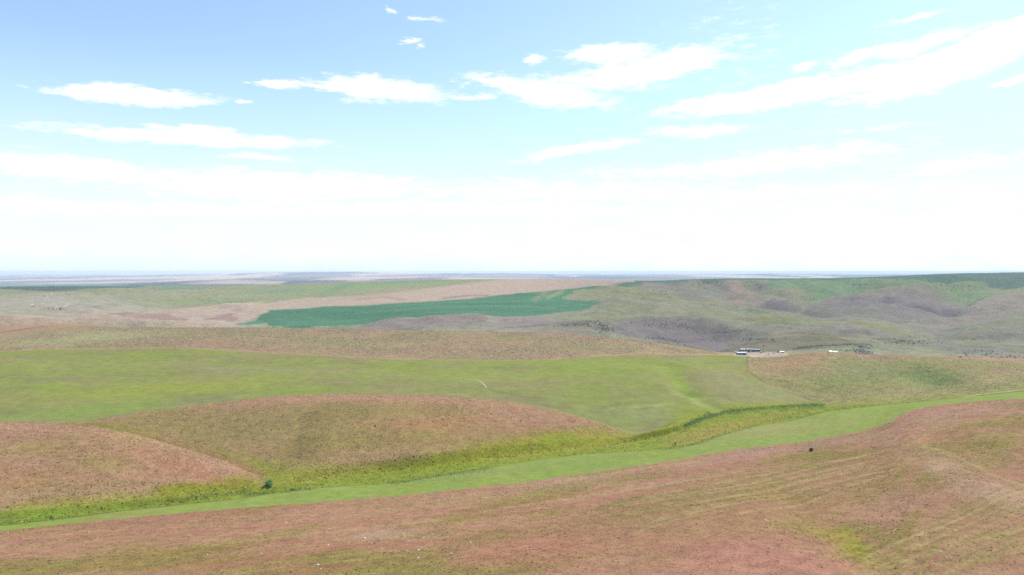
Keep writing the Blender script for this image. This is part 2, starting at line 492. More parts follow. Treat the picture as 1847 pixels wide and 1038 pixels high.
def seen(u, v, dmin=0.0):
    """the first ground point met by the sight line through a pixel"""
    a, s = px_dir(u, v)
    c = int(np.clip(np.interp(a, A, np.arange(NC)) + 0.5, 0, NC - 1))
    sl = GZ[:, c] / GY[:, c]
    ok = np.where((sl >= s) & (GY[:, c] > dmin))[0]
    i = max(int(ok[0]), 1) if len(ok) else NR - 1
    s0, s1 = sl[i - 1], sl[i]
    t = np.clip((s - s0) / (s1 - s0), 0, 1) if s1 > s0 else 1.0
    y = GY[i - 1, c] * (1 - t) + GY[i, c] * t
    x = a * y
    return float(x), float(y), float(ground(x, y)[0])


# ----------------------------------------------------------------- ground cover colours (albedo from the colour each plot shows in sun)
KLIGHT = np.array([2.0, 2.03, 2.12])
BETA = 3.8e-5
HAZE_RGB = np.array([0.60, 0.74, 0.92])
TR = np.exp(-BETA * np.hypot(GX, GY))[..., None]
ALB = np.zeros((NR, NC, 3))
# soft wandering of plot edges
JU = U0 + 6 * fbm(GX / GY * 900, np.log(GY) * 500, 60, 3, 60) + 3 * fbm(GX / GY * 900, np.log(GY) * 500, 12, 2, 62)
JV = V0 + (3 * fbm(GX / GY * 900, np.log(GY) * 500, 40, 3, 61) + 2.0 * fbm(GX / GY * 900, np.log(GY) * 900, 9, 2, 63)) * np.clip((V0 - 500) / 150, 0.12, 1.5)
TGT = np.zeros((NR, NC, 3))      # colour as seen, sRGB-linear


def fill(mask, col):
    global TGT
    m = np.clip(mask, 0, 1)[..., None]
    TGT = TGT * (1 - m) + lin(col) * m


def poly(pts, soft=2.0, lo=0, hi=99, jit=True):
    """mask of a plot outlined by photo points, limited to a range of terrain lines"""
    P = np.array(pts, float)
    uu, vv = (JU, JV) if jit else (U0, V0)
    box = (uu > P[:, 0].min() - 30) & (uu < P[:, 0].max() + 30) & (vv > P[:, 1].min() - 20) & (vv < P[:, 1].max() + 20) & (LAM >= lo) & (LAM <= hi)
    out = np.zeros(uu.shape)
    x, y = uu[box], vv[box]
    ins = np.zeros(x.shape, bool)
    dist = np.full(x.shape, 1e9)
    n = len(P)
    for i in range(n):
        x1, y1 = P[i]
        x2, y2 = P[(i + 1) % n]
        cr = ((y1 > y) != (y2 > y))
        if y1 != y2:
            ins ^= cr & (x < (x2 - x1) * (y - y1) / (y2 - y1) + x1)
        dx, dy = x2 - x1, y2 - y1
        t = np.clip(((x - x1) * dx + (y - y1) * dy) / max(dx * dx + dy * dy, 1e-6), 0, 1)
        dist = np.minimum(dist, np.hypot(x - x1 - t * dx, y - y1 - t * dy))
    out[box] = sstep(np.where(ins, dist, -dist), -soft, soft)
    return out


def blob(u, v, ru, rv, rot=0.0, lo=0, hi=99, power=1.0):
    r = math.radians(rot)
    du, dv = JU - u, JV - v
    q = (du * math.cos(r) - dv * math.sin(r)) / ru
    w = (du * math.sin(r) + dv * math.cos(r)) / rv
    e = np.exp(-(q * q + w * w) * 1.2) * power
    return e * ((LAM >= lo) & (LAM <= hi))


def stroke(pts, wid, lo=0, hi=99, jit=False):
    P = np.array(pts, float)
    uu, vv = (JU, JV) if jit else (U0, V0)
    dist = np.full(uu.shape, 1e9)
    for i in range(len(P) - 1):
        x1, y1 = P[i]
        dx, dy = P[i + 1] - P[i]
        t = np.clip(((uu - x1) * dx + (vv - y1) * dy) / (dx * dx + dy * dy), 0, 1)
        dist = np.minimum(dist, np.hypot(uu - x1 - t * dx, vv - y1 - t * dy))
    return np.exp(-(dist / wid) ** 2) * ((LAM >= lo) & (LAM <= hi))


def band(lo, hi):
    return ((LAM >= lo) & (LAM < hi)).astype(float)


PINK, PINK2, ROSE = (184, 144, 124), (194, 164, 142), (178, 132, 116)
OLIVE, OLIVE2, STRAW = (155, 135, 92), (146, 142, 86), (186, 172, 128)
GRASS, GRASS2, LIME, MOSS = (153, 163, 92), (158, 158, 102), (152, 170, 78), (140, 156, 66)
RANGE, RANGE2, MAUVE, MAUVE2 = (163, 165, 142), (160, 164, 128), (158, 150, 147), (150, 141, 141)
ROWS = (GY - np.repeat(LD[2][None, :], NR, 0))
ROWS = ROWS / np.sqrt(1 + (np.gradient(LD[2], A * LD[2])) ** 2)[None, :]
n1 = fbm(GX * 0.5, ROWS + 0.1 * GX, 34, 4, 70)
n2 = fbm(GX * 0.45 + 900, ROWS, 13, 4, 71)
nr_ = fbm(GX * 0.07, ROWS, 4.2, 3, 73)
n3 = fbm(GX, GY + 700, 110, 3, 72)
# -- near hillside of pink cheatgrass and olive weeds
RWJ = ROWS + 1.6 * fbm(GX, GY, 9, 3, 97) + 0.9 * fbm(GX, GY, 2.2, 2, 98)
m_hill = 1 - sstep(RWJ, -0.7, 0.7)
m_hill[LAM > 3] = 0
fill(m_hill, PINK)
fill(m_hill * sstep(n1, -0.05, 0.5) * 0.85, OLIVE)
fill(m_hill * sstep(n2 + 0.5 * n1, 0.1, 0.6) * 0.6, OLIVE2)
fill(m_hill * sstep(-n2, 0.1, 0.5) * 0.6, ROSE)
fill(m_hill * sstep(nr_, 0.12, 0.55) * 0.5, (172, 158, 108))
fill(m_hill * sstep(-nr_, 0.15, 0.55) * 0.4, (168, 124, 104))
for a_ in [(1500, 905, 330, 45, 16, OLIVE, .8), (1150, 940, 260, 40, 12, OLIVE, .75), (860, 1000, 120, 26, 10, OLIVE2, .7), (1690, 960, 200, 40, 22, OLIVE, .75), (1750, 1010, 150, 30, 20, OLIVE2, .6),
           (700, 960, 160, 22, 8, OLIVE, .5), (300, 1010, 170, 26, 4, OLIVE, .75), (100, 1020, 120, 20, 0, OLIVE2, .5), (1350, 870, 180, 22, 14, OLIVE2, .6), (1720, 790, 90, 26, 30, OLIVE, .75), (1800, 810, 80, 30, 40, OLIVE2, .7),
           (1560, 820, 110, 14, 0, OLIVE, .6), (1640, 850, 120, 12, 6, OLIVE, .5),
           (960, 985, 170, 36, 6, ROSE, .85), (1300, 1000, 200, 30, -8, ROSE, .85), (1400, 1010, 130, 28, -20, (192, 142, 128), .8), (500, 925, 260, 14, 7, PINK, .7), (200, 965, 230, 22, 6, ROSE, .5), (1000, 870, 260, 14, 9, PINK2, .6),
           (1400, 812, 220, 10, 9, (186, 152, 142), .9), (1720, 850, 120, 22, -20, PINK2, .9), (1800, 890, 90, 22, -15, (205, 176, 156), .7), (1640, 905, 150, 24, 14, (186, 148, 130), .8), (1680, 748, 110, 12, 6, (186, 152, 142), .8),
           (1800, 735, 80, 10, 4, (186, 150, 138), .7), (690, 965, 60, 10, 5, (190, 172, 160), .6), (1530, 965, 40, 20, -40, (160, 158, 70), .95), (1490, 955, 50, 14, -30, (165, 155, 78), .7), (1550, 990, 22, 12, -40, (158, 158, 70), .8),
           (1180, 872, 60, 6, 5, (206, 172, 158), .6), (640, 900, 60, 5, 4, (170, 150, 95), .5)]:
    u, v, ru, rv, rot, c, pw = a_
    fill(blob(u, v, ru, rv, rot, 0, 2) * pw * (0.65 + 0.5 * n2), c)
for st, w_ in (([(1560, 1000), (1700, 950), (1860, 872)], 2.2), ([(1540, 1012), (1680, 975), (1860, 905)], 1.6), ([(1000, 872), (1150, 846), (1300, 828)], 1.4), ([(1740, 815), (1780, 770), (1830, 735)], 2.0),
               ([(1760, 815), (1800, 775), (1850, 742)], 1.6), ([(380, 985), (600, 960), (800, 938)], 1.6), ([(860, 925), (1100, 890), (1300, 858)], 1.5), ([(1250, 912), (1450, 868), (1560, 838)], 1.6), ([(1150, 960), (1330, 905)], 1.5), ([(1650, 800), (1720, 815), (1790, 850), (1850, 868)], 3.0),
               ([(1330, 930), (1480, 895), (1620, 850)], 1.4), ([(1500, 1030), (1680, 1000), (1860, 950)], 1.4)):
    fill(stroke(st, w_, 0, 2) * (0.3 if st[0][1] == 815 else 0.55), STRAW)
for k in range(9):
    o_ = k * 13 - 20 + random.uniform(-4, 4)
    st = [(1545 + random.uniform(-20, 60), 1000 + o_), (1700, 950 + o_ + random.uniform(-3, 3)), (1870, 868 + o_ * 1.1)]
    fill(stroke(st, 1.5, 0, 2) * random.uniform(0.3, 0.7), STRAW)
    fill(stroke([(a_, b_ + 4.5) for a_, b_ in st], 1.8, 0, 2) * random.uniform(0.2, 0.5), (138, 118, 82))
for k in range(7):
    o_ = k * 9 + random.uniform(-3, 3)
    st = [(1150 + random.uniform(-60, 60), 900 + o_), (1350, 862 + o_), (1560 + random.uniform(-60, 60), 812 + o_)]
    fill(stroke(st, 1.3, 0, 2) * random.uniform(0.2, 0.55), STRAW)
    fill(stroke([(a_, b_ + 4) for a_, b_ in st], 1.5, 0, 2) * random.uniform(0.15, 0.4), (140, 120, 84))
fill(poly([(1420, 962), (1530, 1010), (1560, 1060), (1180, 1060), (1240, 1000), (1330, 975)], 22, 0, 2) * 0.75 * (0.8 + 0.4 * n2), (192, 145, 130))
fill(poly([(800, 1000), (980, 960), (1080, 985), (1000, 1020), (850, 1025)], 20, 0, 2) * 0.6, (184, 136, 118))
# -- green strip and creek meadow
m_strip = (1 - m_hill) * (LAM < 3)
fill(m_strip, (152, 170, 90))
fill(m_strip * sstep(n2, -0.2, 0.5) * 0.7, LIME)
fill(m_strip * sstep(-n1, 0.1, 0.5) * 0.6, (162, 162, 100))
fill(m_strip * blob(1380, 775, 170, 14, 8) * 0.7, (168, 168, 110))
fill(m_strip * blob(760, 862, 300, 5, 6) * 0.5, (160, 172, 122))
fill(m_strip * sstep(LAM, 2.10, 2.0) * 0.5, PINK)
m_mead = band(3, 5)
fill(m_mead, (150, 162, 72))
fill(m_mead * sstep(n2, -0.1, 0.5), (142, 164, 66))
fill(m_mead * blob(1300, 775, 120, 12, 14) * 0.8, (178, 158, 92))
fill(m_mead * sstep(n1, 0.2, 0.7) * 0.4, (168, 156, 90))
fill(band(3.05, 4.05) * 0.5, (100, 118, 66))
fill(blob(1050, 805, 120, 12, 10, 3.9, 6) * 0.8, (150, 162, 64))
# -- knolls
m_kn = band(5, 8)
fill(m_kn, (180, 150, 124))
fill(m_kn * sstep(n1, -0.1, 0.5) * 0.75, (163, 146, 100))
fill(m_kn * sstep(-n2, 0.1, 0.6) * 0.55, (186, 144, 124))
fill(m_kn * sstep(nr_, 0.15, 0.6) * 0.4, (176, 162, 116))
for a_ in [(100, 860, 220, 20, 5, (160, 148, 98), .6), (300, 835, 140, 20, -14, (190, 148, 128), .8), (150, 800, 180, 18, -6, (188, 152, 132), .7), (330, 805, 90, 10, -22, (200, 166, 142), .7), (30, 870, 60, 14, 0, (180, 138, 110), .7),
           (480, 770, 230, 32, 6, (158, 148, 102), .8), (780, 760, 140, 18, 2, (188, 148, 120), .8), (900, 740, 160, 16, -10, (190, 156, 138), .8), (650, 720, 220, 8, 0, (190, 154, 136), .8), (420, 735, 200, 7, 9, (180, 148, 122), .6),
           (700, 745, 200, 14, 4, (160, 148, 102), .7), (640, 800, 200, 20, 4, (164, 146, 100), .7), (1020, 765, 120, 10, -14, (184, 152, 130), .7), (1110, 780, 50, 5, -24, (196, 164, 138), .8)]:
    u, v, ru, rv, rot, c, pw = a_
    fill(blob(u, v, ru, rv, rot, 5, 8) * pw * (0.7 + 0.5 * n2), c)
fill(poly([(-60, 930), (120, 902), (260, 892), (420, 865), (470, 868), (500, 835), (620, 842), (720, 830), (800, 815), (950, 795), (1080, 762), (1130, 782), (1190, 770), (1190, 830), (600, 880), (-60, 960)], 16, 4.9, 8.0) * 0.8, (158, 164, 80))
fill(poly([(280, 880), (400, 858), (450, 866), (470, 885), (300, 905)], 8, 4.5, 7) * 0.8, (146, 150, 52))
fill(blob(760, 842, 110, 10, 8, 4, 7.5) * 0.8, (150, 160, 66))
fill(blob(900, 815, 110, 12, 12, 4, 7.8) * 0.8, (160, 160, 70))
fill(blob(1040, 790, 100, 10, 8, 4, 7.8) * 0.8, (150, 162, 66))
fill(blob(1060, 782, 30, 6, -10, 4, 7.8) * 0.7, (186, 152, 118))
m_k2 = band(6.35, 8) * (1 - sstep(JU, 1000, 1100))
fill(m_k2 * sstep(n3 + 0.3 * n2, -0.5, 0.2) * 0.25, (164, 152, 108))
fill(band(5.2, 6.15) * (1 - sstep(JU, 380, 470)) * sstep(-n1, -0.3, 0.4) * 0.6, (190, 150, 130))
fill(stroke([(150, 770), (220, 780), (300, 800), (380, 825), (470, 858)], 15, 6.1, 7.6) * 0.65, (156, 128, 96))
fill(stroke([(110, 763), (190, 769), (270, 784)], 8, 6.2, 7.8, True) * 0.65, (148, 148, 84))
fill(blob(480, 845, 46, 11, -30, 5.6, 7.8) * 0.85, (148, 160, 80))
fill(blob(400, 815, 70, 8, -24, 6.3, 7.8) * 0.5, (146, 142, 84))
fill(stroke([(330, 737), (480, 721), (600, 715), (800, 719), (950, 738), (1110, 777)], 8, 6.5, 8.0, True) * 0.6, (194, 154, 134))
fill(stroke([(-20, 770), (180, 780), (300, 806), (430, 846)], 8, 5.2, 6.2, True) * 0.55, (198, 160, 138))
fill(blob(780, 762, 120, 14, 2, 5, 8) * 0.55 * (0.7 + 0.6 * n2), (194, 150, 122))
fill(blob(320, 838, 110, 14, -16, 5, 6.3) * 0.5, (194, 146, 126))
fill(m_kn * sstep(JU, 1120, 1170), (154, 160, 72))
fill(m_kn * sstep(JU, 1500, 1540), (160, 160, 105))
fill(stroke([(250, 792), (340, 818), (420, 842), (480, 866)], 12, 6.2, 7.6) * 0.7, (164, 132, 98))
fill(stroke([(190, 777), (280, 795), (360, 818)], 2.0, 5.5, 6.3) * 0.35, (190, 170, 120))
# -- big green field
m_gr = band(8, 12)
fill(m_gr, GRASS)
fill(m_gr * sstep(n3, -0.2, 0.4) * 0.8, GRASS2)
fill(m_gr * sstep(fbm(GX * 0.35, GY, 26, 4, 78), 0.05, 0.5) * 0.7, (150, 144, 106))
fill(m_gr * sstep(n1, 0.0, 0.6) * 0.75, (160, 150, 112))
fill(m_gr * sstep(-n1, 0.1, 0.6) * 0.6, (152, 168, 84))
for a_ in [(300, 700, 320, 14, 4, (166, 172, 84), .7), (100, 655, 260, 10, 0, (164, 166, 104), .7), (120, 745, 170, 10, 4, (140, 165, 84), .8), (450, 668, 200, 10, -2, (166, 162, 116), .6), (900, 680, 220, 10, 0, (162, 170, 92), .6),
           (1330, 685, 100, 16, -18, (168, 165, 122), .75), (1230, 690, 60, 20, -40, (156, 176, 80), .7), (1250, 740, 110, 12, 6, (166, 166, 122), .7), (1390, 712, 90, 12, -6, (168, 168, 124), .5), (1420, 700, 80, 5, -16, (162, 178, 86), .8), (300, 745, 180, 4, 7, (164, 150, 128), .8),
           (1180, 660, 160, 8, 0, (158, 174, 84), .6), (1050, 730, 120, 12, -10, (158, 168, 100), .6), (1150, 752, 100, 8, -6, (160, 168, 116), .6), (1250, 720, 50, 6, -24, (178, 182, 122), .5), (1160, 735, 80, 3, 4, (188, 194, 130), .5)]:
    u, v, ru, rv, rot, c, pw = a_
    fill(blob(u, v, ru, rv, rot, 8, 12) * pw, c)
fill(band(8.0, 10.2) * sstep(JU, 1180, 1240) * sstep(JV, 722, 740), (150, 160, 78))
fill(stroke([(1240, 770), (1264, 758), (1300, 749), (1340, 742), (1400, 736.5), (1450, 733.5), (1484, 733)], 4.5, 4.8, 10.5, True) * 0.7, (106, 132, 70))
fill(stroke([(1215, 665), (1240, 700), (1290, 742)], 7, 8, 12) * 0.6, (146, 168, 82))
fill(stroke([(1240, 712), (1265, 728), (1300, 742)], 4, 8, 12, True) * 0.3, (176, 184, 122))  # highlight along the swale, painted into the grass colour
fill(stroke([(876, 699), (895, 707), (930, 714), (980, 720)], 1.6, 8, 12) * 0.5, (128, 136, 84))
# -- hill east of the green field
EAST = [(1347, 640), (1350, 672), (1385, 692), (1445, 712), (1500, 730), (1560, 735), (1950, 720), (1950, 630)]
m_ea = poly(EAST, 2.0, 5, 13)
fill(m_ea, (164, 162, 112))
fill(m_ea * sstep(n1, -0.1, 0.5) * 0.7, (178, 156, 120))
fill(m_ea * sstep(-n1, 0.1, 0.6) * 0.6, (150, 160, 100))
for a_ in [(1640, 668, 110, 16, -10, (128, 146, 92), .85), (1700, 680, 60, 10, -10, (126, 142, 94), .7), (1430, 655, 80, 12, 10, (192, 156, 126), .9), (1450, 690, 60, 7, -20, (184, 158, 124), .6), (1580, 655, 60, 6, 0, (180, 160, 126), .5), (1400, 675, 40, 14, -30, (178, 156, 122), .7), (1550, 672, 80, 8, 0, (158, 158, 122), .7), (1560, 690, 160, 8, 0, (164, 166, 108), .6),
           (1750, 690, 120, 8, 8, (182, 172, 128), .6), (1820, 668, 90, 6, -4, (182, 152, 128), .7), (1600, 642, 160, 4, 0, (180, 158, 128), .8), (1500, 705, 60, 8, -14, (150, 152, 92), .6)]:
    u, v, ru, rv, rot, c, pw = a_
    fill(blob(u, v, ru, rv, rot, 5, 13) * pw, c)
fill(stroke([(1347, 648), (1349, 670), (1382, 691), (1440, 711), (1500, 731)], 1.6, 5, 13) * 0.6, (118, 118, 80))
fill(stroke([(1353, 650), (1356, 670), (1390, 691), (1450, 712)], 4.0, 5, 13) * 0.4, (188, 164, 130))
# -- stubble hill behind the green field
m_st = band(12, 16)
fill(m_st, (178, 156, 134))
fill(m_st * sstep(n1, -0.15, 0.4) * 0.7, (168, 158, 122))
fill(m_st * sstep(-n1, 0.1, 0.5) * 0.5, (182, 150, 134))
for a_ in [(150, 612, 170, 13, 4, (178, 176, 140), .9), (620, 618, 180, 10, -2, (172, 168, 128), .6), (1080, 622, 140, 9, -4, (168, 164, 126), .7), (900, 600, 260, 5, -2, (184, 154, 138), .7), (1180, 628, 100, 5, -8, (186, 156, 140), .6)]:
    u, v, ru, rv, rot, c, pw = a_
    fill(blob(u, v, ru, rv, rot, 12, 16) * pw, c)
fill(stroke([(-20, 631), (300, 626), (480, 635), (700, 646), (760, 648)], 2.2, 11.9, 14) * 0.8, (190, 156, 138))
fill(stroke([(1000, 646), (1160, 637), (1330, 641)], 1.8, 11.9, 14) * 0.8, (200, 170, 142))
fill(poly([(-20, 598), (60, 590), (200, 592), (240, 588), (-20, 578)], 3, 13, 16) * 0.7, (188, 156, 136))
# -- range land beyond
m_ra = (LAM >= 15.6).astype(float) * sstep(JU, 1270, 1330) + (LAM >= 16).astype(float)
fill(m_ra, RANGE)
m_r2 = band(15.6, 23)
fill(m_r2 * sstep(fbm(GX, GY, 520, 4, 80), -0.1, 0.4) * 0.7, RANGE2)
fill(m_r2 * sstep(fbm(GX, GY, 380, 4, 81), 0.05, 0.5) * 0.75 * sstep(JU, 900, 1200), MAUVE)
fill(m_r2 * sstep(fbm(GX, GY, 90, 4, 82), 0.15, 0.6) * 0.45, (150, 152, 122))
R = (15.6, 23)
for a_ in [(1650, 555, 130, 14, -10, MAUVE2, .85), (1760, 560, 120, 18, 4, MAUVE, .7), (1530, 548, 70, 10, 0, MAUVE2, .7), (1400, 545, 60, 9, -12, MAUVE, .8), (1320, 522, 60, 8, -30, (176, 156, 148), .7), (1200, 590, 110, 8, -4, MAUVE, .9), (1260, 605, 90, 14, -8, MAUVE2, .9),
           (1180, 600, 110, 6, 0, MAUVE2, .8), (1000, 585, 110, 12, -4, (166, 154, 150), .85), (800, 582, 130, 8, 0, (158, 148, 148), .9), (680, 588, 60, 5, 0, (160, 152, 150), .8), (1330, 610, 60, 10, 10, MAUVE, .8), (1430, 612, 90, 7, 4, (160, 152, 142), .8), (1460, 618, 110, 8, 0, (148, 148, 120), .7),
           (1680, 605, 110, 8, -4, MAUVE, .7), (1600, 612, 60, 8, -10, (164, 154, 148), .6), (1350, 582, 170, 6, -3, (158, 164, 112), .85), (1560, 592, 170, 6, -4, (164, 164, 116), .8), (1750, 618, 130, 8, -2, (150, 162, 126), .8), (1780, 600, 110, 6, -4, (144, 162, 124), .6), (1250, 570, 200, 6, 0, (162, 166, 130), .6),
           (1130, 558, 150, 8, 6, (166, 166, 136), .7), (1100, 575, 70, 5, 4, (160, 166, 122), .8), (1440, 512, 90, 6, -6, (136, 165, 124), .85), (1500, 520, 60, 12, 30, (130, 165, 124), .8), (1560, 510, 110, 6, 0, (136, 160, 124), .7), (1720, 520, 140, 10, -8, (144, 166, 128), .85), (1640, 512, 90, 6, 0, (142, 158, 120), .7),
           (1350, 530, 40, 10, -60, (140, 165, 128), .7), (1290, 515, 36, 8, 0, (138, 150, 136), .6), (1340, 536, 60, 4, 0, (186, 164, 152), .5), (1780, 545, 100, 10, 6, (170, 162, 146), .7), (1650, 575, 150, 8, 8, (170, 166, 148), .6)]:
    u, v, ru, rv, rot, c, pw = a_
    fill(blob(u, v, ru, rv, rot, *R) * pw, c)
fill(poly([(1445, 561), (1530, 546), (1600, 531), (1660, 522), (1720, 531), (1765, 546), (1700, 561), (1640, 577), (1560, 571), (1490, 568)], 13, 15.6, 23) * 0.65, (152, 146, 148))
fill(blob(1590, 540, 50, 7, 10, 15.6, 23) * 0.8, (134, 130, 140))
fill(blob(1690, 548, 50, 8, -8, 15.6, 23) * 0.6, (138, 134, 142))
fill(poly([(1280, 542), (1400, 534), (1440, 546), (1500, 532), (1545, 531), (1470, 551), (1440, 563), (1380, 557)], 8, 15.6, 23) * 0.6, (158, 150, 148))
fill(poly([(1765, 546), (1870, 517), (1870, 562), (1750, 576), (1680, 592), (1640, 582)], 7, 15.6, 23) * 0.7, (170, 162, 150))
fill(poly([(1372, 528), (1388, 506), (1560, 503), (1590, 512), (1540, 528), (1495, 534), (1440, 518)], 4, 20, 23.4) * 0.7, (134, 164, 132))
fill(poly([(1600, 510), (1780, 508), (1810, 530), (1745, 541), (1690, 524)], 5, 20, 23.4) * 0.65, (142, 166, 130))
fill(poly([(1300, 506), (1330, 505), (1368, 532), (1350, 534)], 3, 20, 23.4) * 0.75, (182, 162, 150))
fill(stroke([(1420, 560), (1460, 551), (1520, 545), (1590, 537), (1640, 524)], 2.0, 19, 23) * 0.5, (180, 170, 160))
fill(stroke([(1180, 570), (1280, 545), (1390, 538)], 1.6, 19, 23) * 0.4, (178, 166, 150))
fill(stroke([(1560, 575), (1640, 590), (1720, 602)], 2, 18, 23) * 0.4, (182, 174, 160))
m_lg = band(19.5, 23.4) * (1 - sstep(JU, 850, 950))
fill(m_lg * sstep(fbm(GX, GY, 420, 4, 84), 0.0, 0.35) * 0.55, (142, 164, 144))
fill(m_lg * sstep(fbm(GX, GY, 300, 4, 85), 0.1, 0.4) * 0.4, (178, 170, 156))
fill(m_r2 * sstep(fbm(GX, GY, 45, 4, 86), 0.15, 0.55) * 0.3, (136, 136, 118))
fill(m_r2 * sstep(-fbm(GX, GY, 60, 4, 87), 0.15, 0.55) * 0.3, (182, 176, 158))
fill(poly([(1130, 602), (1108, 586), (1160, 577), (1230, 591), (1300, 599), (1335, 606), (1290, 628), (1255, 620), (1160, 606)], 7, 15.6, 20) * 0.7, (152, 143, 141))
fill(poly([(1286, 633), (1340, 612), (1420, 604.5), (1500, 602), (1550, 612), (1578, 627), (1540, 624), (1440, 629)], 3, 15.6, 18.2) * 0.8, (150, 144, 124))
fill(blob(1480, 612, 70, 6, 0, 15.6, 18) * 0.7, (140, 142, 112))
fill(stroke([(1330, 612), (1420, 604), (1490, 601), (1550, 610), (1600, 634), (1625, 648)], 2.0, 15.6, 18.3) * 0.7, (174, 166, 140))
fill(stroke([(1430, 629), (1490, 624.5), (1530, 622.5), (1572, 628)], 1.3, 15.6, 17.5) * 0.7, (106, 106, 92))
fill(poly([(636, 594), (700, 579), (800, 573.5), (872, 571), (884, 580), (840, 590), (870, 597), (650, 598)], 3, 15.9, 19) * 0.85, (156, 147, 145))
fill(poly([(850, 596), (900, 580), (960, 573), (1010, 576), (960, 590), (930, 599)], 4, 15.9, 19.5) * 0.8, (164, 154, 152))
fill(poly([(930, 600), (1000, 588), (1060, 578), (1100, 583), (1120, 600)], 3, 15.9, 17.6) * 0.7, (162, 156, 138))
fill(stroke([(900, 594), (980, 586), (1050, 579), (1085, 577), (1115, 586), (1150, 602)], 1.2, 15.9, 18) * 0.5, (110, 112, 100))
# left plain
fill(poly([(-60, 540), (250, 545), (420, 560), (450, 600), (-60, 600)], 8, 16, 23) * 0.9, (184, 176, 164))
fill(poly([(-60, 574), (150, 577), (310, 585), (450, 594), (450, 600), (-60, 600)], 3, 15.9, 17.6) * 0.9, (188, 168, 152))
fill(blob(110, 545, 130, 10, 0, 18, 23) * 0.8, (182, 178, 170))
fill(blob(250, 570, 140, 6, -4, 18, 23) * 0.7, (186, 170, 160))
fill(blob(560, 525, 330, 12, 3, 20, 23.5) * 0.8, (160, 170, 140))
fill(blob(330, 528, 130, 8, 0, 20, 23.5) * 0.7, (172, 172, 150))
fill(blob(700, 515, 160, 6, 3, 21, 23.5) * 0.8, (146, 172, 132))
fill(blob(420, 514, 160, 4, 2, 21, 24) * 0.6, (138, 164, 140))
for a_ in [(330, 521, 70, 3.5, 0, (130, 158, 146), .7), (500, 526, 60, 4, 4, (138, 162, 146), .7), (620, 517, 46, 5, 20, (128, 160, 134), .7), (760, 507, 90, 3, 2, (132, 158, 130), .7), (420, 534, 90, 3, 0, (178, 172, 156), .6), (690, 521, 60, 4, 10, (170, 170, 146), .6),  # teal blobs put the green hills' shading stripes into the cover colour
           (150, 533, 90, 4, 0, (190, 180, 168), .6), (60, 527, 60, 3, 0, (152, 150, 152), .6), (200, 551, 120, 2.5, 3, (164, 164, 152), .6), (60, 563, 90, 3, -3, (172, 172, 150), .6), (330, 577, 110, 3, -4, (178, 164, 150), .6)]:
    u, v, ru, rv, rot, c, pw = a_
    fill(blob(u, v, ru, rv, rot, 16.5, 23.5) * pw, c)
fill(stroke([(0, 569.5), (150, 573), (300, 581), (420, 588)], 2.2, 17.6, 20) * 0.6, (160, 158, 148))
# tan stubble and green wheat
fill(poly([(150, 563), (330, 551), (480, 548), (560, 538), (660, 532), (760, 522), (850, 511), (900, 505), (1000, 500), (1150, 500), (1160, 511), (1050, 522), (930, 531), (850, 538), (780, 545), (620, 552), (490, 560), (462, 570), (450, 577), (400, 581), (300, 584)], 2.5, 17.5, 23.6), (198, 180, 168))
fill(poly([(195, 566), (245, 559.5), (300, 558.5), (338, 569), (330, 572), (260, 571)], 1.8, 17, 22) * 0.9, (172, 147, 142))
fill(poly([(360, 571), (378, 566), (415, 564.5), (432, 571), (420, 573)], 1.6, 17, 22) * 0.85, (172, 149, 144))
fill(stroke([(640, 541), (690, 536), (730, 541)], 1.5, 18, 23) * 0.6, (170, 152, 146))
fill(stroke([(800, 538), (850, 533), (880, 533)], 1.3, 18, 23) * 0.6, (128, 118, 122))
fill(blob(560, 562, 140, 4, -3, 16.5, 22) * 0.0, (172, 160, 150))
fill(blob(720, 524, 120, 5, 9, 19, 23.5) * 0.6, (178, 166, 150))
WHEAT = [(487, 594), (478, 587), (462, 578), (468, 569), (490, 561), (620, 552), (780, 545), (850, 538), (930, 531), (1025, 526), (1012, 540), (1085, 548), (1060, 556), (960, 571), (905, 573), (870, 569), (800, 571), (700, 577), (640, 592), (560, 595)]
m_wh = poly(WHEAT, 1.2, 16.5, 22.6)
fill(m_wh, (102, 142, 120))
fill(m_wh * sstep(n3, 0.0, 0.6) * 0.5, (106, 152, 132))
fill(m_wh * sstep(fbm(GX * 0.3, GY, 160, 3, 88), 0.05, 0.4) * 0.5, (88, 132, 112))
fill(stroke([(462, 577), (470, 584), (490, 595)], 1.2, 15.5, 20) * 0.7, (186, 176, 160))
fill(poly([(405, 581), (450, 575), (475, 576), (480, 583), (440, 582)], 1.2, 16.5, 21), (108, 154, 134))
fill(stroke([(930, 531), (1030, 523.5), (1100, 517), (1160, 511)], 1.6, 19, 23.5), (92, 140, 118))
fill(stroke([(965, 541), (985, 528)], 5, 19, 22.8) * 0.5, (176, 170, 140))
fill(stroke([(1006, 537), (1030, 526)], 4, 19, 22.8) * 0.9, (98, 148, 118))
fill(stroke([(988, 537), (1012, 527)], 4, 19, 22.8) * 0.7, (168, 172, 140))
fill(poly([(1140, 510), (1150, 504), (1300, 501), (1500, 499), (1600, 496), (1700, 491), (1950, 488), (1950, 514), (1847, 512), (1700, 503), (1600, 503), (1500, 505), (1300, 506), (1200, 509)], 1.4, 21.5, 23.9, False), (98, 142, 122))
# dark scrub on the rim
# farm yard and its verges
fill(poly([(1322, 640), (1340, 630), (1372, 629), (1395, 634), (1422, 637), (1420, 643), (1360, 645), (1330, 645)], 2.5, 14.5, 17, False), (200, 186, 172))
fill(blob(1318, 637, 14, 3.5, 20, 14.5, 17) * 0.8, (176, 180, 140))
fill(blob(1540, 634, 24, 4, 0, 15, 17.2) * 0.8, (124, 140, 108))
fill(blob(1560, 636, 12, 4, -30, 15, 17.2) * 0.8, (128, 122, 122))
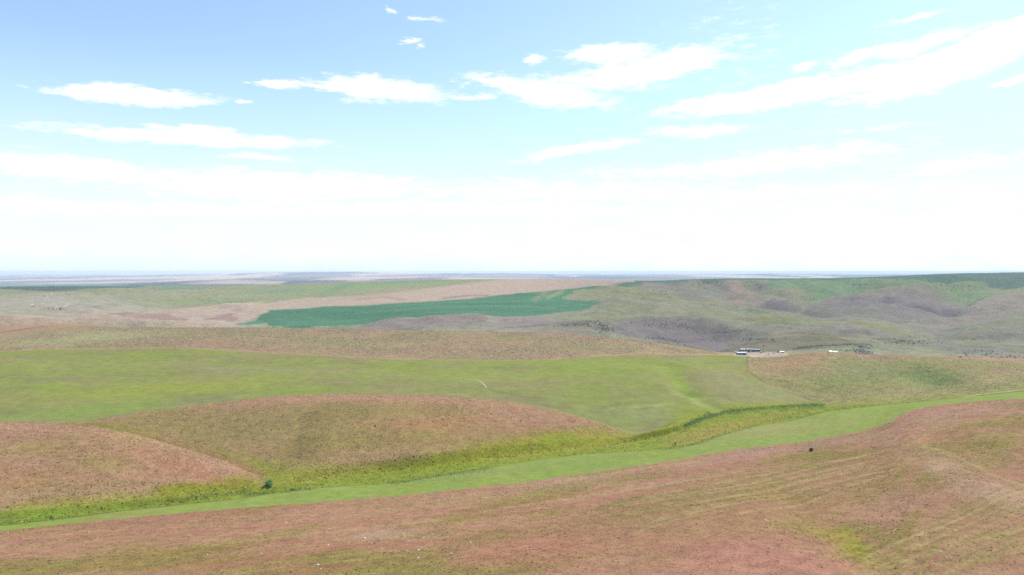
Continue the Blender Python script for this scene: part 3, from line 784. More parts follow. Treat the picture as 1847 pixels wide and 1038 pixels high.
# far country
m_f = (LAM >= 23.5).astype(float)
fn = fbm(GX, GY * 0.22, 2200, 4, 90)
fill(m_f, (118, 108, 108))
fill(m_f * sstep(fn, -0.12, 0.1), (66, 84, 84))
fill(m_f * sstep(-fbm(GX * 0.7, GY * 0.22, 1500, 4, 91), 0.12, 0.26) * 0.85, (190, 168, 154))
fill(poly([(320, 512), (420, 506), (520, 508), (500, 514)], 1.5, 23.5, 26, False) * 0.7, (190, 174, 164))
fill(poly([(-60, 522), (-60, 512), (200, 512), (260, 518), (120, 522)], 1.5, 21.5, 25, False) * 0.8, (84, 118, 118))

for st, w_, pw in (([(640, 563), (760, 556), (900, 552), (1000, 556)], 1.2, .35), ([(600, 580), (760, 565), (900, 562)], 1.0, .3), ([(700, 552), (850, 545), (1000, 543)], 1.0, .3)):
    fill(m_wh * stroke(st, w_, 16.5, 22.6) * pw, (128, 166, 142))
fill(stroke([(0, 572.5), (150, 576), (300, 584), (420, 590)], 1.3, 15.9, 17.4) * 0.6, (204, 184, 166))
fill(stroke([(200, 560), (330, 551), (480, 547.5), (570, 537)], 1.2, 18, 23) * 0.4, (212, 196, 180))
# take the air between camera and plot out of the seen colour, then the sunlight
q = 1 - TR
lum = TGT.mean(-1, keepdims=True)
greens = np.maximum(band(2, 5), band(8, 12))
sat = (1.17 - 0.07 * sstep(GY, 1000, 1800) - 0.17 * greens)[..., None]
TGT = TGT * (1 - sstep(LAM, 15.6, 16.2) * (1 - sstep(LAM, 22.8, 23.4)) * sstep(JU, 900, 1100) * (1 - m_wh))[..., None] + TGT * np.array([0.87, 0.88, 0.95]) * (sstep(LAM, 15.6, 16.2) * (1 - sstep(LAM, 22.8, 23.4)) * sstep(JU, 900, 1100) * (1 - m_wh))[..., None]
lum = TGT.mean(-1, keepdims=True)
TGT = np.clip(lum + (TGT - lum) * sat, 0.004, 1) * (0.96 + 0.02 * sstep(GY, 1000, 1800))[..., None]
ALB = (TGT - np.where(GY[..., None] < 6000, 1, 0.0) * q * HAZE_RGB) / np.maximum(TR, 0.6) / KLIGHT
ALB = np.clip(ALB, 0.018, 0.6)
grain = fbm(GX, GY, 6, 3, 95) * 0.10 + fbm(GX, GY, 30, 3, 96) * 0.06
ALB *= (1 + grain * (1 - sstep(GY, 1500, 2500)))[..., None]


# ----------------------------------------------------------------- ground materials
def ground_mat(name, fine, coarse, rows=0.0, amp=1.0):
    m = bpy.data.materials.new(name)
    m.use_nodes = True
    T = NT(m.node_tree)
    pos = T.n('ShaderNodeNewGeometry').outputs['Position']
    base = T.n('ShaderNodeAttribute', attribute_name='cover').outputs['Color']
    f1 = T.noise(pos, 1 / fine, 4.0, 0.7)
    f2 = T.noise(pos, 1 / coarse, 5.0, 0.65)
    f3 = T.noise(pos, 1 / (coarse * 6.5), 4.0, 0.6)
    k = T.math('ADD', T.smooth(f1.outputs[0], 0.25, 0.78, 1 - 0.30 * amp, 1 + 0.30 * amp), T.smooth(f2.outputs[0], 0.25, 0.75, -0.20 * amp, 0.20 * amp))
    if rows:
        rw = T.n('ShaderNodeAttribute', attribute_name='rows').outputs['Fac']
        wob = T.noise(pos, 0.05, 3.0, 0.6)
        ph = T.math('MULTIPLY_ADD', wob.outputs[0], 5.0, T.math('MULTIPLY', rw, 2 * math.pi / 4.6))
        sn = T.math('SINE', ph)
        msk = T.smooth(f3.outputs[0], 0.42, 0.65)
        k = T.math('ADD', k, T.math('MULTIPLY', T.math('MULTIPLY', sn, msk), rows))
    c = T.n('ShaderNodeVectorMath', operation='SCALE', i_0=base)
    T.inp(c, 'Scale', k)
    warm = T.mix(T.smooth(f2.outputs[0], 0.45, 0.7, 0.0, 0.35 * amp), c.outputs[0], T.mix(1.0, c.outputs[0], (0.86, 1.06, 0.80, 1), 'MULTIPLY'))
    bmp = T.n('ShaderNodeBump', i_Height=T.math('ADD', f1.outputs[0], T.math('MULTIPLY', f2.outputs[0], 2.0)))
    bmp.inputs['Strength'].default_value = 0.7
    bmp.inputs['Distance'].default_value = fine * 0.6
    p = T.n('ShaderNodeBsdfPrincipled', i_Base_Color=warm, i_Roughness=0.95, i_Normal=bmp.outputs[0])
    p.inputs['Specular IOR Level'].default_value = 0.08
    T.n('ShaderNodeOutputMaterial', i_Surface=p)
    return m


nx = np.empty((NR, NC, 3))
PT = np.stack([GX, GY, GZ], -1)
nx = np.cross(np.gradient(PT, axis=1), np.gradient(PT, axis=0))
nx /= np.linalg.norm(nx, axis=-1, keepdims=True)
nx *= np.sign(nx[..., 2:3])

fr, fc_ = NR - 1, NC - 1
LF = LAM[:-1, :-1] + 0.001
cen = lambda x: 0.25 * (x[:-1, :-1] + x[1:, :-1] + x[:-1, 1:] + x[1:, 1:])
UF, VF = cen(U0), cen(V0)
reg = np.zeros((fr, fc_), int)
reg[LF >= 2] = 1
reg[LF >= 3] = 2
reg[(LF >= 5) & (LF < 8) & (UF < 1160) & (UF > 480)] = 4
reg[(LF >= 5) & (LF < 6.4) & (UF <= 480)] = 3
reg[(LF >= 6.4) & (LF < 8) & (UF <= 480)] = 4
reg[(LF >= 8) & (LF < 12)] = 5
reg[(cen(m_ea) > 0.5)] = 6
reg[(LF >= 12) & (LF < 16)] = 7
reg[(LF >= 12) & (LF < 13) & (UF > 1350)] = 6
reg[(LF >= 16)] = 8
reg[(LF >= 13) & (LF < 16) & (UF > 1300)] = 8
reg[(cen(m_wh) > 0.5) & (LF >= 16)] = 9
reg[LF >= 23.2] = 10
RG = [('red_hill', 'near hillside of pink cheatgrass and olive weeds at the bottom', 0.9, 5.0, 0.06),
      ('grass_field', 'narrow bright green grass strip along the near side of the creek', 1.0, 7.0, 0),
      ('creek_land', 'winding green creek bottom with wet meadow between the hills', 0.9, 5.0, 0),
      ('knoll_hill', 'small pink rounded knoll at the left above the creek', 0.9, 5.0, 0.05),
      ('knoll_hill', 'broad pink and olive knoll in the middle below the green field', 0.9, 5.0, 0.06),
      ('grass_field', 'large smooth green grass field across the middle of the view', 1.2, 12.0, 0),
      ('range_hill', 'olive grass hill to the right of the large green field', 1.3, 9.0, 0),
      ('stubble_hill', 'brown scrubby hill crest behind the large green field', 1.6, 9.0, 0),
      ('range_land', 'rolling grey green rangeland behind the farmstead with gullied slopes', 4.0, 30.0, 0),
      ('wheat_field', 'dark blue green wheat field in the middle distance', 5.0, 60.0, 0),
      ('horizon_hills', 'hazy lavender hills along the horizon', 40.0, 300.0, 0)]
VI = np.arange(NR * NC).reshape(NR, NC)
quads = np.stack([VI[:-1, :-1], VI[:-1, 1:], VI[1:, 1:], VI[1:, :-1]], -1)
PTf, NXf = PT.reshape(-1, 3), nx.reshape(-1, 3)
COV = np.concatenate([ALB.reshape(-1, 3), np.ones((NR * NC, 1))], 1)
RWf = ROWS.ravel()
for i, (nm, lab, fine, coarse, rws) in enumerate(RG):
    fq = quads[reg == i]
    used, inv = np.unique(fq, return_inverse=True)
    o = mesh_np(nm, PTf[used], inv.reshape(fq.shape), ground_mat(nm + '_cover', fine, coarse, rws, 0.55 if nm in ('grass_field', 'wheat_field') else 1.0), True,
                {'cover': ('FLOAT_COLOR', COV[used]), 'rows': ('FLOAT', RWf[used])}, NXf[used])
    tag(o, lab, None, None, 'structure')
# ----------------------------------------------------------------- roads and tracks draped on the land
def plain_mat(name, col, rough=0.9, var=0.18, scale=0.6, spec=0.1, metal=0.0):
    m = bpy.data.materials.new(name)
    m.use_nodes = True
    T = NT(m.node_tree)
    pos = T.n('ShaderNodeNewGeometry').outputs['Position']
    f = T.noise(pos, scale, 4.0, 0.65)
    c = T.mix(f.outputs[0], tuple(x * (1 - var) for x in col) + (1,), tuple(min(x * (1 + var), 1) for x in col) + (1,))
    p = T.n('ShaderNodeBsdfPrincipled', i_Base_Color=c, i_Roughness=rough)
    p.inputs['Specular IOR Level'].default_value = spec
    p.inputs['Metallic'].default_value = metal
    T.n('ShaderNodeOutputMaterial', i_Surface=p)
    return m


def attr_mat(name, rough=0.9, trans=0.0):
    m = bpy.data.materials.new(name)
    m.use_nodes = True
    T = NT(m.node_tree)
    base = T.n('ShaderNodeAttribute', attribute_name='cover').outputs['Color']
    p = T.n('ShaderNodeBsdfPrincipled', i_Base_Color=base, i_Roughness=rough)
    p.inputs['Specular IOR Level'].default_value = 0.1
    if trans:
        tr = T.n('ShaderNodeBsdfTranslucent', i_Color=base)
        p = T.n('ShaderNodeMixShader', i_0=trans, i_1=p.outputs[0], i_2=tr.outputs[0])
    T.n('ShaderNodeOutputMaterial', i_Surface=p.outputs[0])
    return m


def road(name, label, pts, width, mat, lift=0.12, dmin=0.0):
    P = np.array([seen(u, v, dmin)[:2] for u, v in pts])
    t = np.arange(len(P))
    q = np.linspace(0, len(P) - 1, (len(P) - 1) * 14 + 1)
    C = np.stack([pchip1(t, P[:, 0], q), pchip1(t, P[:, 1], q)], 1)
    tg = np.gradient(C, axis=0)
    tg /= np.linalg.norm(tg, axis=1, keepdims=True)
    nr = np.stack([-tg[:, 1], tg[:, 0]], 1)
    w = width * (0.85 + 0.3 * RNG.random(len(C)))
    offs = (-0.5, -0.3, 0.0, 0.3, 0.5)
    co, m = [], len(offs)
    for o_ in offs:
        xy = C + nr * (o_ * w)[:, None]
        z = ground(xy[:, 0], xy[:, 1]) + lift * (1.0 if abs(o_) < 0.4 else -0.6)
        co.append(np.stack([xy[:, 0], xy[:, 1], z], 1))
    co = np.stack(co, 1).reshape(-1, 3)
    k = np.arange(len(C) - 1)[:, None] * m
    f = np.concatenate([np.stack([k[:, 0] + j, k[:, 0] + j + 1, k[:, 0] + j + 1 + m, k[:, 0] + j + m], 1) for j in range(m - 1)])
    o = mesh_np(name, co, f, mat)
    return tag(o, label, None, None, 'structure')


PALE = plain_mat('pale_gravel', (0.26, 0.24, 0.215), scale=0.3)
DIRT = plain_mat('brown_dirt', (0.10, 0.07, 0.045), scale=0.3)
DRY = plain_mat('dry_grass_track', (0.235, 0.235, 0.125), scale=0.4)
road('gravel_road', 'pale gravel road winding down the far left plain', [(94, 529), (84, 535), (97, 541), (112, 544), (126, 546), (118, 551), (99, 558)], 7.0, PALE, 0.8, 1600)
road('dirt_road', 'dark dirt road cut into the stubble hill at the left edge', [(-30, 605), (10, 599), (45, 594), (78, 589)], 6.0, DIRT, 0.35, 900)
road('grass_track', 'short curved pale track in the large green field', [(838, 684), (856, 685), (868, 690), (878, 700)], 2.6, DRY, 0.15)
road('farm_road', 'pale farm lane skirting the foot of the mound behind the farmstead', [(1400, 637), (1440, 633.5), (1490, 630.5), (1540, 629), (1565, 632), (1590, 640), (1605, 648)], 3.6, PALE, 0.3, 1200)
road('grass_track', 'pale dry track beside the green grass strip at the right edge', [(1738, 716.5), (1780, 711), (1820, 706.5), (1870, 701)], 3.4, DRY, 0.15, 600)

# ----------------------------------------------------------------- tufts, reeds, scrub and rubble scattered over the land
def scatter_ground(n, x0, x1, y0, y1, keep):
    x, y = RNG.uniform(x0, x1, n), RNG.uniform(y0, y1, n)
    ok = np.abs(x / y) < 0.82
    x, y = x[ok], y[ok]
    lam = look(LT, x, y)
    k = keep(x, y, lam)
    x, y = x[k], y[k]
    return x, y, ground(x, y)


def cover_at(x, y):
    cf = np.clip(np.interp(x / y, A, np.arange(NC)) + 0.5, 0, NC - 1).astype(int)
    rf = np.empty(len(x), int)
    rowt = look(LT, x, y)
    rf = np.clip(np.searchsorted(GL, rowt), 0, NR - 1)
    return ALB[rf, cf]


def tufts(name, label, x, y, z, r, h, col, mat, sides=5, jag=0.45, sink=0.25, soft=0.75):
    """one low ragged mound for each tuft, all in one mesh; four-sided ones are the small simple kind"""
    n = len(x)
    simple = sides == 4
    ang = (np.arange(sides)[None, :] / sides + RNG.random((n, 1))) * 2 * math.pi + RNG.normal(0, 0.2, (n, sides))
    rr = r[:, None] * (1 + jag * (RNG.random((n, sides)) - 0.5) * 2)
    ring = np.stack([x[:, None] + rr * np.cos(ang), y[:, None] + rr * np.sin(ang), np.repeat((z - h * sink)[:, None], sides, 1)], -1)
    top = np.stack([x + RNG.normal(0, 0.2, n) * r, y + RNG.normal(0, 0.2, n) * r, z + h], -1)[:, None, :]
    out = np.stack([np.cos(ang), np.sin(ang), np.full(ang.shape, soft)], -1)
    up = np.tile(np.array([0, 0, 1.0]), (n, 1, 1))
    if simple:
        co, nm = np.concatenate([ring, top], 1), np.concatenate([out, up], 1)
        m = sides + 1
        tri = [(i, (i + 1) % sides, sides) for i in range(sides)]
    else:
        mid = np.stack([x[:, None] + rr * 0.72 * np.cos(ang + 0.4), y[:, None] + rr * 0.72 * np.sin(ang + 0.4), z[:, None] + h[:, None] * (0.45 + 0.5 * RNG.random((n, sides)))], -1)
        co = np.concatenate([ring, mid, top], 1)
        m = 2 * sides + 1
        tri = []
        for i in range(sides):
            j = (i + 1) % sides
            tri += [(i, j, sides + i), (j, sides + j, sides + i), (sides + i, sides + j, 2 * sides)]
    f = ((np.arange(n) * m)[:, None, None] + np.array(tri)[None]).reshape(-1, 3)
    c = np.repeat(col[:, None, :], m, 1)
    c = np.clip(c * (0.8 + 0.4 * RNG.random((n, m, 1))), 0.01, 0.75)
    c = np.concatenate([c, np.ones((n, m, 1))], -1)
    nrm = None
    if simple:
        nrm = nm / np.linalg.norm(nm, axis=-1, keepdims=True)
        nrm = nrm.reshape(-1, 3)
    o = mesh_np(name, co.reshape(-1, 3), f, mat, simple, {'cover': ('FLOAT_COLOR', c.reshape(-1, 4))}, nrm)
    return tag(o, label, None, None, 'stuff')


TUFT = attr_mat('weed_tuft', 0.9, 0.45)
ROCK = attr_mat('rock')


def on_east(x, y):
    cf = np.clip(np.interp(x / y, A, np.arange(NC)) + 0.5, 0, NC - 1).astype(int)
    return m_ea[np.clip(np.searchsorted(GL, look(LT, x, y)), 0, NR - 1), cf] > 0.5


def weed_colors(x, y, olive_bias):
    c = cover_at(x, y)
    n = len(x)
    ol = np.array([[0.17, 0.17, 0.058], [0.22, 0.225, 0.085], [0.28, 0.26, 0.13], [0.13, 0.15, 0.05]])[RNG.integers(0, 4, n)]
    k = np.clip(olive_bias + 0.25 * RNG.normal(0, 1, n), 0, 1)[:, None]
    return c * (1 - k) + ol * k


def row_of(x, y):
    return (y - np.interp(x / y, A, LD[2])) / 1.09


def keep_hill(x, y, lam):
    rw = row_of(x, y)
    f = fbm(x * 0.5, rw + 0.1 * x, 34, 4, 70) + 0.6 * fbm(x * 0.45 + 900, rw, 13, 4, 71) + 0.7 * fbm(x * 0.07, rw, 4.2, 3, 73) + 0.3 * fbm(x, y, 5, 2, 77)
    return (lam > 0.6) & (lam < 1.99) & (RNG.random(len(x)) < 0.22 + 0.72 * sstep(f, -0.25, 0.5))


x, y, z = scatter_ground(210000, -300, 420, 150, 575, keep_hill)
r = RNG.gamma(5, 0.055, len(x)) + 0.06
tufts('grass', 'olive weed tufts speckling the near pink hillside', x, y, z, r, r * RNG.uniform(0.22, 0.6, len(x)), weed_colors(x, y, 0.28) * RNG.uniform(0.6, 1.45, (len(x), 1)), TUFT, 4)
x, y, z = scatter_ground(130000, -430, 140, 340, 600,
                         lambda x, y, l: (l > 5) & (l < 8.0) & (RNG.random(len(x)) < 0.3 + 0.6 * sstep(fbm(x, y, 45, 4, 70) + 0.4 * fbm(x, y, 8, 2, 77), -0.3, 0.4)))
r = RNG.gamma(5, 0.065, len(x)) + 0.08
tufts('grass', 'olive and straw tufts speckling the two pink knolls', x, y, z, r, r * RNG.uniform(0.22, 0.55, len(x)), weed_colors(x, y, 0.22) * RNG.uniform(0.6, 1.45, (len(x), 1)), TUFT, 4)
x, y, z = scatter_ground(75000, -820, 380, 940, 1320,
                         lambda x, y, l: (l > 12.6) & (l < 15.6) & (RNG.random(len(x)) < 0.25 + 0.7 * sstep(fbm(x, y, 60, 4, 75), -0.3, 0.3)))
r = RNG.gamma(5, 0.13, len(x)) + 0.15
cc = np.array([[0.21, 0.18, 0.11], [0.26, 0.25, 0.165], [0.15, 0.16, 0.09], [0.22, 0.165, 0.12]])[RNG.integers(0, 4, len(x))]
tufts('undergrowth', 'grey green scrub dotting the brown hill behind the green field', x, y, z, r, r * RNG.uniform(0.4, 0.8, len(x)), cc * RNG.uniform(0.8, 1.4, (len(x), 1)), TUFT, 4, soft=0.45)
x, y, z = scatter_ground(60000, -260, 480, 320, 690, lambda x, y, l: (l > 3.9) & (l < 5.2))
r = RNG.gamma(5, 0.08, len(x)) + 0.1
cc = cover_at(x, y) * RNG.uniform(0.8, 1.4, (len(x), 1)) * np.array([0.95, 1.05, 0.9])
tufts('grass', 'rank green meadow grass clumps along the creek bottom', x, y, z, r, r * RNG.uniform(0.4, 0.9, len(x)), cc, TUFT, 4)
x, y, z = scatter_ground(60000, 100, 760, 640, 960, lambda x, y, l: (l > 5.2) & (l < 12.9) & on_east(x, y) & (RNG.random(len(x)) < 0.6))
r = RNG.gamma(5, 0.09, len(x)) + 0.1
cc = cover_at(x, y) * RNG.uniform(0.7, 1.2, (len(x), 1))
tufts('grass', 'dry grass clumps on the olive hill beyond the creek', x, y, z, r, r * RNG.uniform(0.3, 0.6, len(x)), cc, TUFT, 4)


def along(pts, n, spread_u, spread_v, dmin=0.0):
    """ground points strewn along a line of pixels"""
    P = np.array(pts, float)
    t = RNG.uniform(0, len(P) - 1, n)
    u = np.interp(t, np.arange(len(P)), P[:, 0]) + RNG.normal(0, spread_u, n)
    v = np.interp(t, np.arange(len(P)), P[:, 1]) + RNG.normal(0, spread_v, n)
    w = np.array([seen(a, b, dmin) for a, b in zip(u, v)])
    return w[:, 0], w[:, 1], w[:, 2]


x1, y1, z1 = along([(1236, 768), (1262, 756), (1300, 746), (1340, 739), (1400, 734), (1450, 732), (1480, 731)], 2600, 6, 1.7)
x2, y2, z2 = along([(1270, 742), (1285, 748), (1262, 752)], 160, 4, 3)
x, y, z = np.concatenate([x1, x2]), np.concatenate([y1, y2]), np.concatenate([z1, z2])
r = RNG.gamma(5, 0.055, len(x)) + 0.10
cc = np.array([[0.05, 0.09, 0.03], [0.075, 0.125, 0.04], [0.04, 0.075, 0.03], [0.12, 0.16, 0.05]])[RNG.integers(0, 4, len(x))]
tufts('reeds', 'dark green reeds edging the foot of the large green field', x, y, z, r, r * RNG.uniform(0.7, 1.7, len(x)), cc * RNG.uniform(0.9, 2.1, (len(x), 1)), TUFT, 4, soft=0.6)
sx, sy, sz = [], [], []
for pts, n, su, sv in (([(700, 872), (745, 866), (800, 858), (850, 851), (885, 845)], 620, 6, 2.4), ([(1195, 811), (1260, 800), (1290, 788), (1340, 774), (1360, 769)], 420, 3, 1.2), ([(440, 893), (470, 890), (520, 886), (560, 882)], 260, 6, 1.6),
                       ([(0, 946), (60, 940), (140, 932)], 170, 6, 2.0), ([(1400, 757), (1450, 751), (1490, 742), (1540, 735)], 160, 4, 1.2), ([(1040, 768), (1090, 770), (1120, 776)], 70, 6, 1.5), ([(340, 898), (420, 888), (450, 884)], 220, 8, 3)):
    a_, b_, c_ = along(pts, n, su, sv)
    sx.append(a_); sy.append(b_); sz.append(c_)
x, y, z = map(np.concatenate, (sx, sy, sz))
r = RNG.gamma(4, 0.07, len(x)) + 0.08
cc = np.array([[0.06, 0.09, 0.035], [0.085, 0.12, 0.04], [0.045, 0.075, 0.03], [0.13, 0.15, 0.06]])[RNG.integers(0, 4, len(x))]
tufts('shrubbery', 'low dark shrubs lining the creek channel', x, y, z, r, r * RNG.uniform(0.6, 1.1, len(x)), cc * RNG.uniform(1.0, 2.0, (len(x), 1)), TUFT, 4, soft=0.9)
sx, sy, sz = [], [], []
for pts, n, su, sv in (([(1258, 512), (1300, 511)], 170, 12, 3.5), ([(1342, 510), (1372, 514)], 90, 9, 3), ([(1185, 526), (1200, 529)], 30, 8, 2), ([(1545, 516), (1562, 512)], 40, 9, 2), ([(1160, 583), (1240, 588)], 130, 20, 4), ([(1700, 518), (1760, 522)], 50, 20, 4),
                       ([(1590, 615), (1690, 619)], 200, 30, 4), ([(1740, 636), (1850, 648)], 160, 25, 4), ([(1520, 630), (1560, 636)], 70, 14, 2.5), ([(1345, 613), (1400, 612)], 70, 10, 1.6)):
    a_, b_, c_ = along(pts, n, su, sv, 1380)
    sx.append(a_); sy.append(b_); sz.append(c_)
x, y, z = map(np.concatenate, (sx, sy, sz))
r = (RNG.gamma(4, 0.25, len(x)) + 0.4) * np.clip(y / 2200, 0.7, 2.0)
cc = np.array([[0.05, 0.065, 0.04], [0.07, 0.085, 0.05], [0.10, 0.10, 0.07]])[RNG.integers(0, 3, len(x))]
tufts('shrubbery', 'dark brush dotting the gullies of the far rangeland', x, y, z, r, r * RNG.uniform(0.6, 1.1, len(x)), cc, TUFT, 5)
sx, sy, sz = [], [], []
for pts, n, su, sv in (([(1052, 586), (1070, 582), (1092, 590), (1098, 597), (1075, 594)], 420, 7, 3), ([(1002, 590), (1030, 586), (1050, 583)], 110, 6, 1.3), ([(1165, 610), (1195, 612), (1230, 618)], 170, 7, 1.8), ([(1545, 632), (1570, 638)], 110, 6, 2.2),
                       ([(1440, 628), (1490, 624), (1530, 622), (1570, 627)], 150, 5, 0.7), ([(1300, 600), (1340, 596)], 60, 8, 1)):
    a_, b_, c_ = along(pts, n, su, sv, 1380)
    sx.append(a_); sy.append(b_); sz.append(c_)
x, y, z = map(np.concatenate, (sx, sy, sz))
r = RNG.gamma(4, 0.22, len(x)) + 0.4
cc = np.array([[0.06, 0.06, 0.05], [0.10, 0.095, 0.085], [0.15, 0.14, 0.12], [0.07, 0.085, 0.055]])[RNG.integers(0, 4, len(x))]
tufts('rubble', 'dark basalt outcrop rubble on the slopes behind the stubble hill', x, y, z, r, r * RNG.uniform(0.5, 1.2, len(x)), cc * 1.6, ROCK, 5, 0.6)
x1, y1, z1 = along([(560, 945), (640, 965), (700, 962), (770, 975), (740, 985), (800, 990), (600, 985)], 60, 40, 9)
x2, y2, z2 = along([(200, 960), (700, 990), (1250, 930), (1560, 900), (1800, 960)], 70, 120, 30)
x, y, z = np.concatenate([x1, x2]), np.concatenate([y1, y2]), np.concatenate([z1, z2])
r = RNG.gamma(3, 0.07, len(x)) + 0.07
cc = np.array([[0.44, 0.40, 0.33]]) * RNG.uniform(0.7, 1.2, (len(x), 1))
tufts('rubble', 'pale stones strewn over the near pink hillside', x, y, z, r, r * RNG.uniform(0.4, 0.8, len(x)), cc, ROCK, 5, 0.5)


# ----------------------------------------------------------------- single trees, shrubs and stones
LEAF_G = attr_mat('leaf_green', 0.8, 0.5)
BARK = plain_mat('bark', (0.12, 0.09, 0.065), scale=3.0)


def leaves(name, parent, n, centres, size, cols):
    co, f, c = [], [], []
    for i in range(n):
        cx, cy, cz, cr = random.choice(centres)
        d = Vector((random.gauss(0, 1), random.gauss(0, 1), random.gauss(0, 0.8))).normalized() * cr * random.random() ** 0.4
        p = Vector((cx, cy, cz)) + d
        q = Euler((random.uniform(0, 6.3), random.uniform(0, 6.3), random.uniform(0, 6.3))).to_matrix()
        s_ = size * random.uniform(0.6, 1.4)
        b = len(co)
        for vx, vy in ((-0.6, -1), (0.6, -0.7), (0.5, 1), (-0.5, 0.7)):
            co.append(p + q @ Vector((vx * s_, vy * s_, 0)))
        f.append((b, b + 1, b + 2, b + 3))
        k = random.choice(cols)
        c += [k + (1,)] * 4
    return mesh_np(name, np.array([tuple(v) for v in co]), np.array(f), LEAF_G, False, {'cover': ('FLOAT_COLOR', np.array(c))}, None, parent)


def limb_mesh(name, parent, segs, mat):
    bm = bmesh.new()
    for p0, p1, r0, r1 in segs:
        p0, p1 = Vector(p0), Vector(p1)
        q = (p1 - p0).to_track_quat('Z', 'Y').to_matrix()
        a = [bm.verts.new(p0 + q @ Vector((math.cos(t) * r0, math.sin(t) * r0, 0))) for t in [k * math.pi / 3 for k in range(6)]]
        b = [bm.verts.new(p1 + q @ Vector((math.cos(t) * r1, math.sin(t) * r1, 0))) for t in [k * math.pi / 3 for k in range(6)]]
        for k in range(6):
            bm.faces.new((a[k], a[(k + 1) % 6], b[(k + 1) % 6], b[k]))
        bm.faces.new(b)
    me = bpy.data.meshes.new(name)
    bm.to_mesh(me)
    bm.free()
    me.materials.append(mat)
    o = bpy.data.objects.new(name, me)
    COL.objects.link(o)
    o.parent = parent
    return o


def empty(name, loc, rz=0.0):
    o = bpy.data.objects.new(name, None)
    o.empty_display_size = 0.5
    COL.objects.link(o)
    o.location = loc
    o.rotation_euler = (0, 0, rz)
    return o


def plant(name, label, cat, u, v, h, w, cols, dmin=0.0, group=None, n=260, trunk=0.28):
    x, y, z = seen(u, v, dmin)
    e = empty(name, (x, y, z - 0.05))
    tag(e, label, cat, group)
    segs = [((0, 0, -0.3), (0.05 * h, 0, h * trunk), 0.035 * h, 0.025 * h)]
    cen_ = []
    for k in range(6):
        a_ = k * 1.05 + random.uniform(-0.3, 0.3)
        rr = w * random.uniform(0.18, 0.34)
        tip = (math.cos(a_) * rr, math.sin(a_) * rr, h * random.uniform(trunk + 0.15, 0.82))
        segs.append(((0.05 * h, 0, h * trunk * 0.8), tip, 0.02 * h, 0.008 * h))
        cen_.append(tip + (w * random.uniform(0.16, 0.27),))
    cen_.append((0, 0, h * 0.8, w * 0.2))
    limb_mesh('trunk', e, segs, BARK)
    leaves('crown', e, n, cen_, 0.075 * w, cols)
    return e


DK = [(0.045, 0.075, 0.03), (0.07, 0.10, 0.04), (0.035, 0.06, 0.025)]
BG = [(0.20, 0.38, 0.14), (0.24, 0.44, 0.15), (0.32, 0.44, 0.12), (0.15, 0.34, 0.15)]
plant('willow_shrub', 'bright green willow bush at the creek end of the left knoll', 'shrub', 486, 877, 4.2, 5.2, BG, n=300, trunk=0.06)
plant('shrub', 'low olive bush just right of the bright green willow bush', 'shrub', 528, 884, 1.0, 2.8, DK + BG + BG, n=160, trunk=0.08)
plant('shrub', 'lone round dark bush on the pink hillside just below the green strip', 'shrub', 1463, 814.5, 2.0, 3.0, DK, n=420, trunk=0.1)
plant('shrub', 'tiny dark bush high on the broad knoll', 'shrub', 707, 759, 0.9, 1.2, DK, n=120, trunk=0.1)
plant('shrub', 'small dark bush on the broad knoll, left and below the tiny one', 'shrub', 677, 770, 1.2, 1.9, DK, n=140, trunk=0.1)
plant('shrub', 'small pale dry bush beside the creek ditch in the green meadow', 'shrub', 1218, 803, 2.2, 2.2, [(0.28, 0.25, 0.13), (0.2, 0.2, 0.09)], n=200, trunk=0.2)
plant('shrub', 'leftmost grey bush below the winding gravel road', 'shrub', 88, 558, 4.5, 6, [(0.07, 0.07, 0.06), (0.09, 0.09, 0.07)], 1600, n=120, trunk=0.1)
plant('shrub', 'small grey bush between the cabin and the foot of the gravel road', 'shrub', 95, 558.5, 4.5, 5, [(0.07, 0.07, 0.06), (0.09, 0.09, 0.07)], 1600, n=120, trunk=0.1)
plant('shrub', 'widest grey bush where the winding gravel road ends', 'shrub', 109, 558.5, 5.0, 9, [(0.06, 0.06, 0.05), (0.08, 0.08, 0.06)], 1600, n=160, trunk=0.1)
plant('yard_tree', 'dark tree against the left side of the white roofed farmhouse', 'tree', 1403.5, 637.5, 4.2, 4.5, DK, 1200, n=260)
plant('yard_tree', 'dark round tree behind the long pale green barn', 'tree', 1377.5, 625.5, 3.6, 3.6, DK, 1380, n=220)

STONE = plain_mat('pale_stone', (0.55, 0.50, 0.38), scale=1.5)


def boulder(name, label, u, v, r, dmin=0.0):
    x, y, z = seen(u, v, dmin)
    bm = bmesh.new()
    bmesh.ops.create_icosphere(bm, subdivisions=2, radius=r)
    for vt in bm.verts:
        vt.co *= 1 + 0.22 * math.sin(vt.co.x * 5.1 + vt.co.z * 3.3) + random.uniform(-0.08, 0.08)
        vt.co.z *= 0.62
    me = bpy.data.meshes.new(name)
    bm.to_mesh(me)
    bm.free()
    me.materials.append(STONE)
    o = bpy.data.objects.new(name, me)
    COL.objects.link(o)
    o.location = (x, y, z + r * 0.3)
    return tag(o, label, 'boulder')


boulder('boulder', 'pale boulder on the crest where green field meets brown hill', 1372, 647, 1.6)
boulder('boulder', 'pale yellowish boulder at the weedy left end of the farmyard', 1331, 632.5, 1.8, 1250)

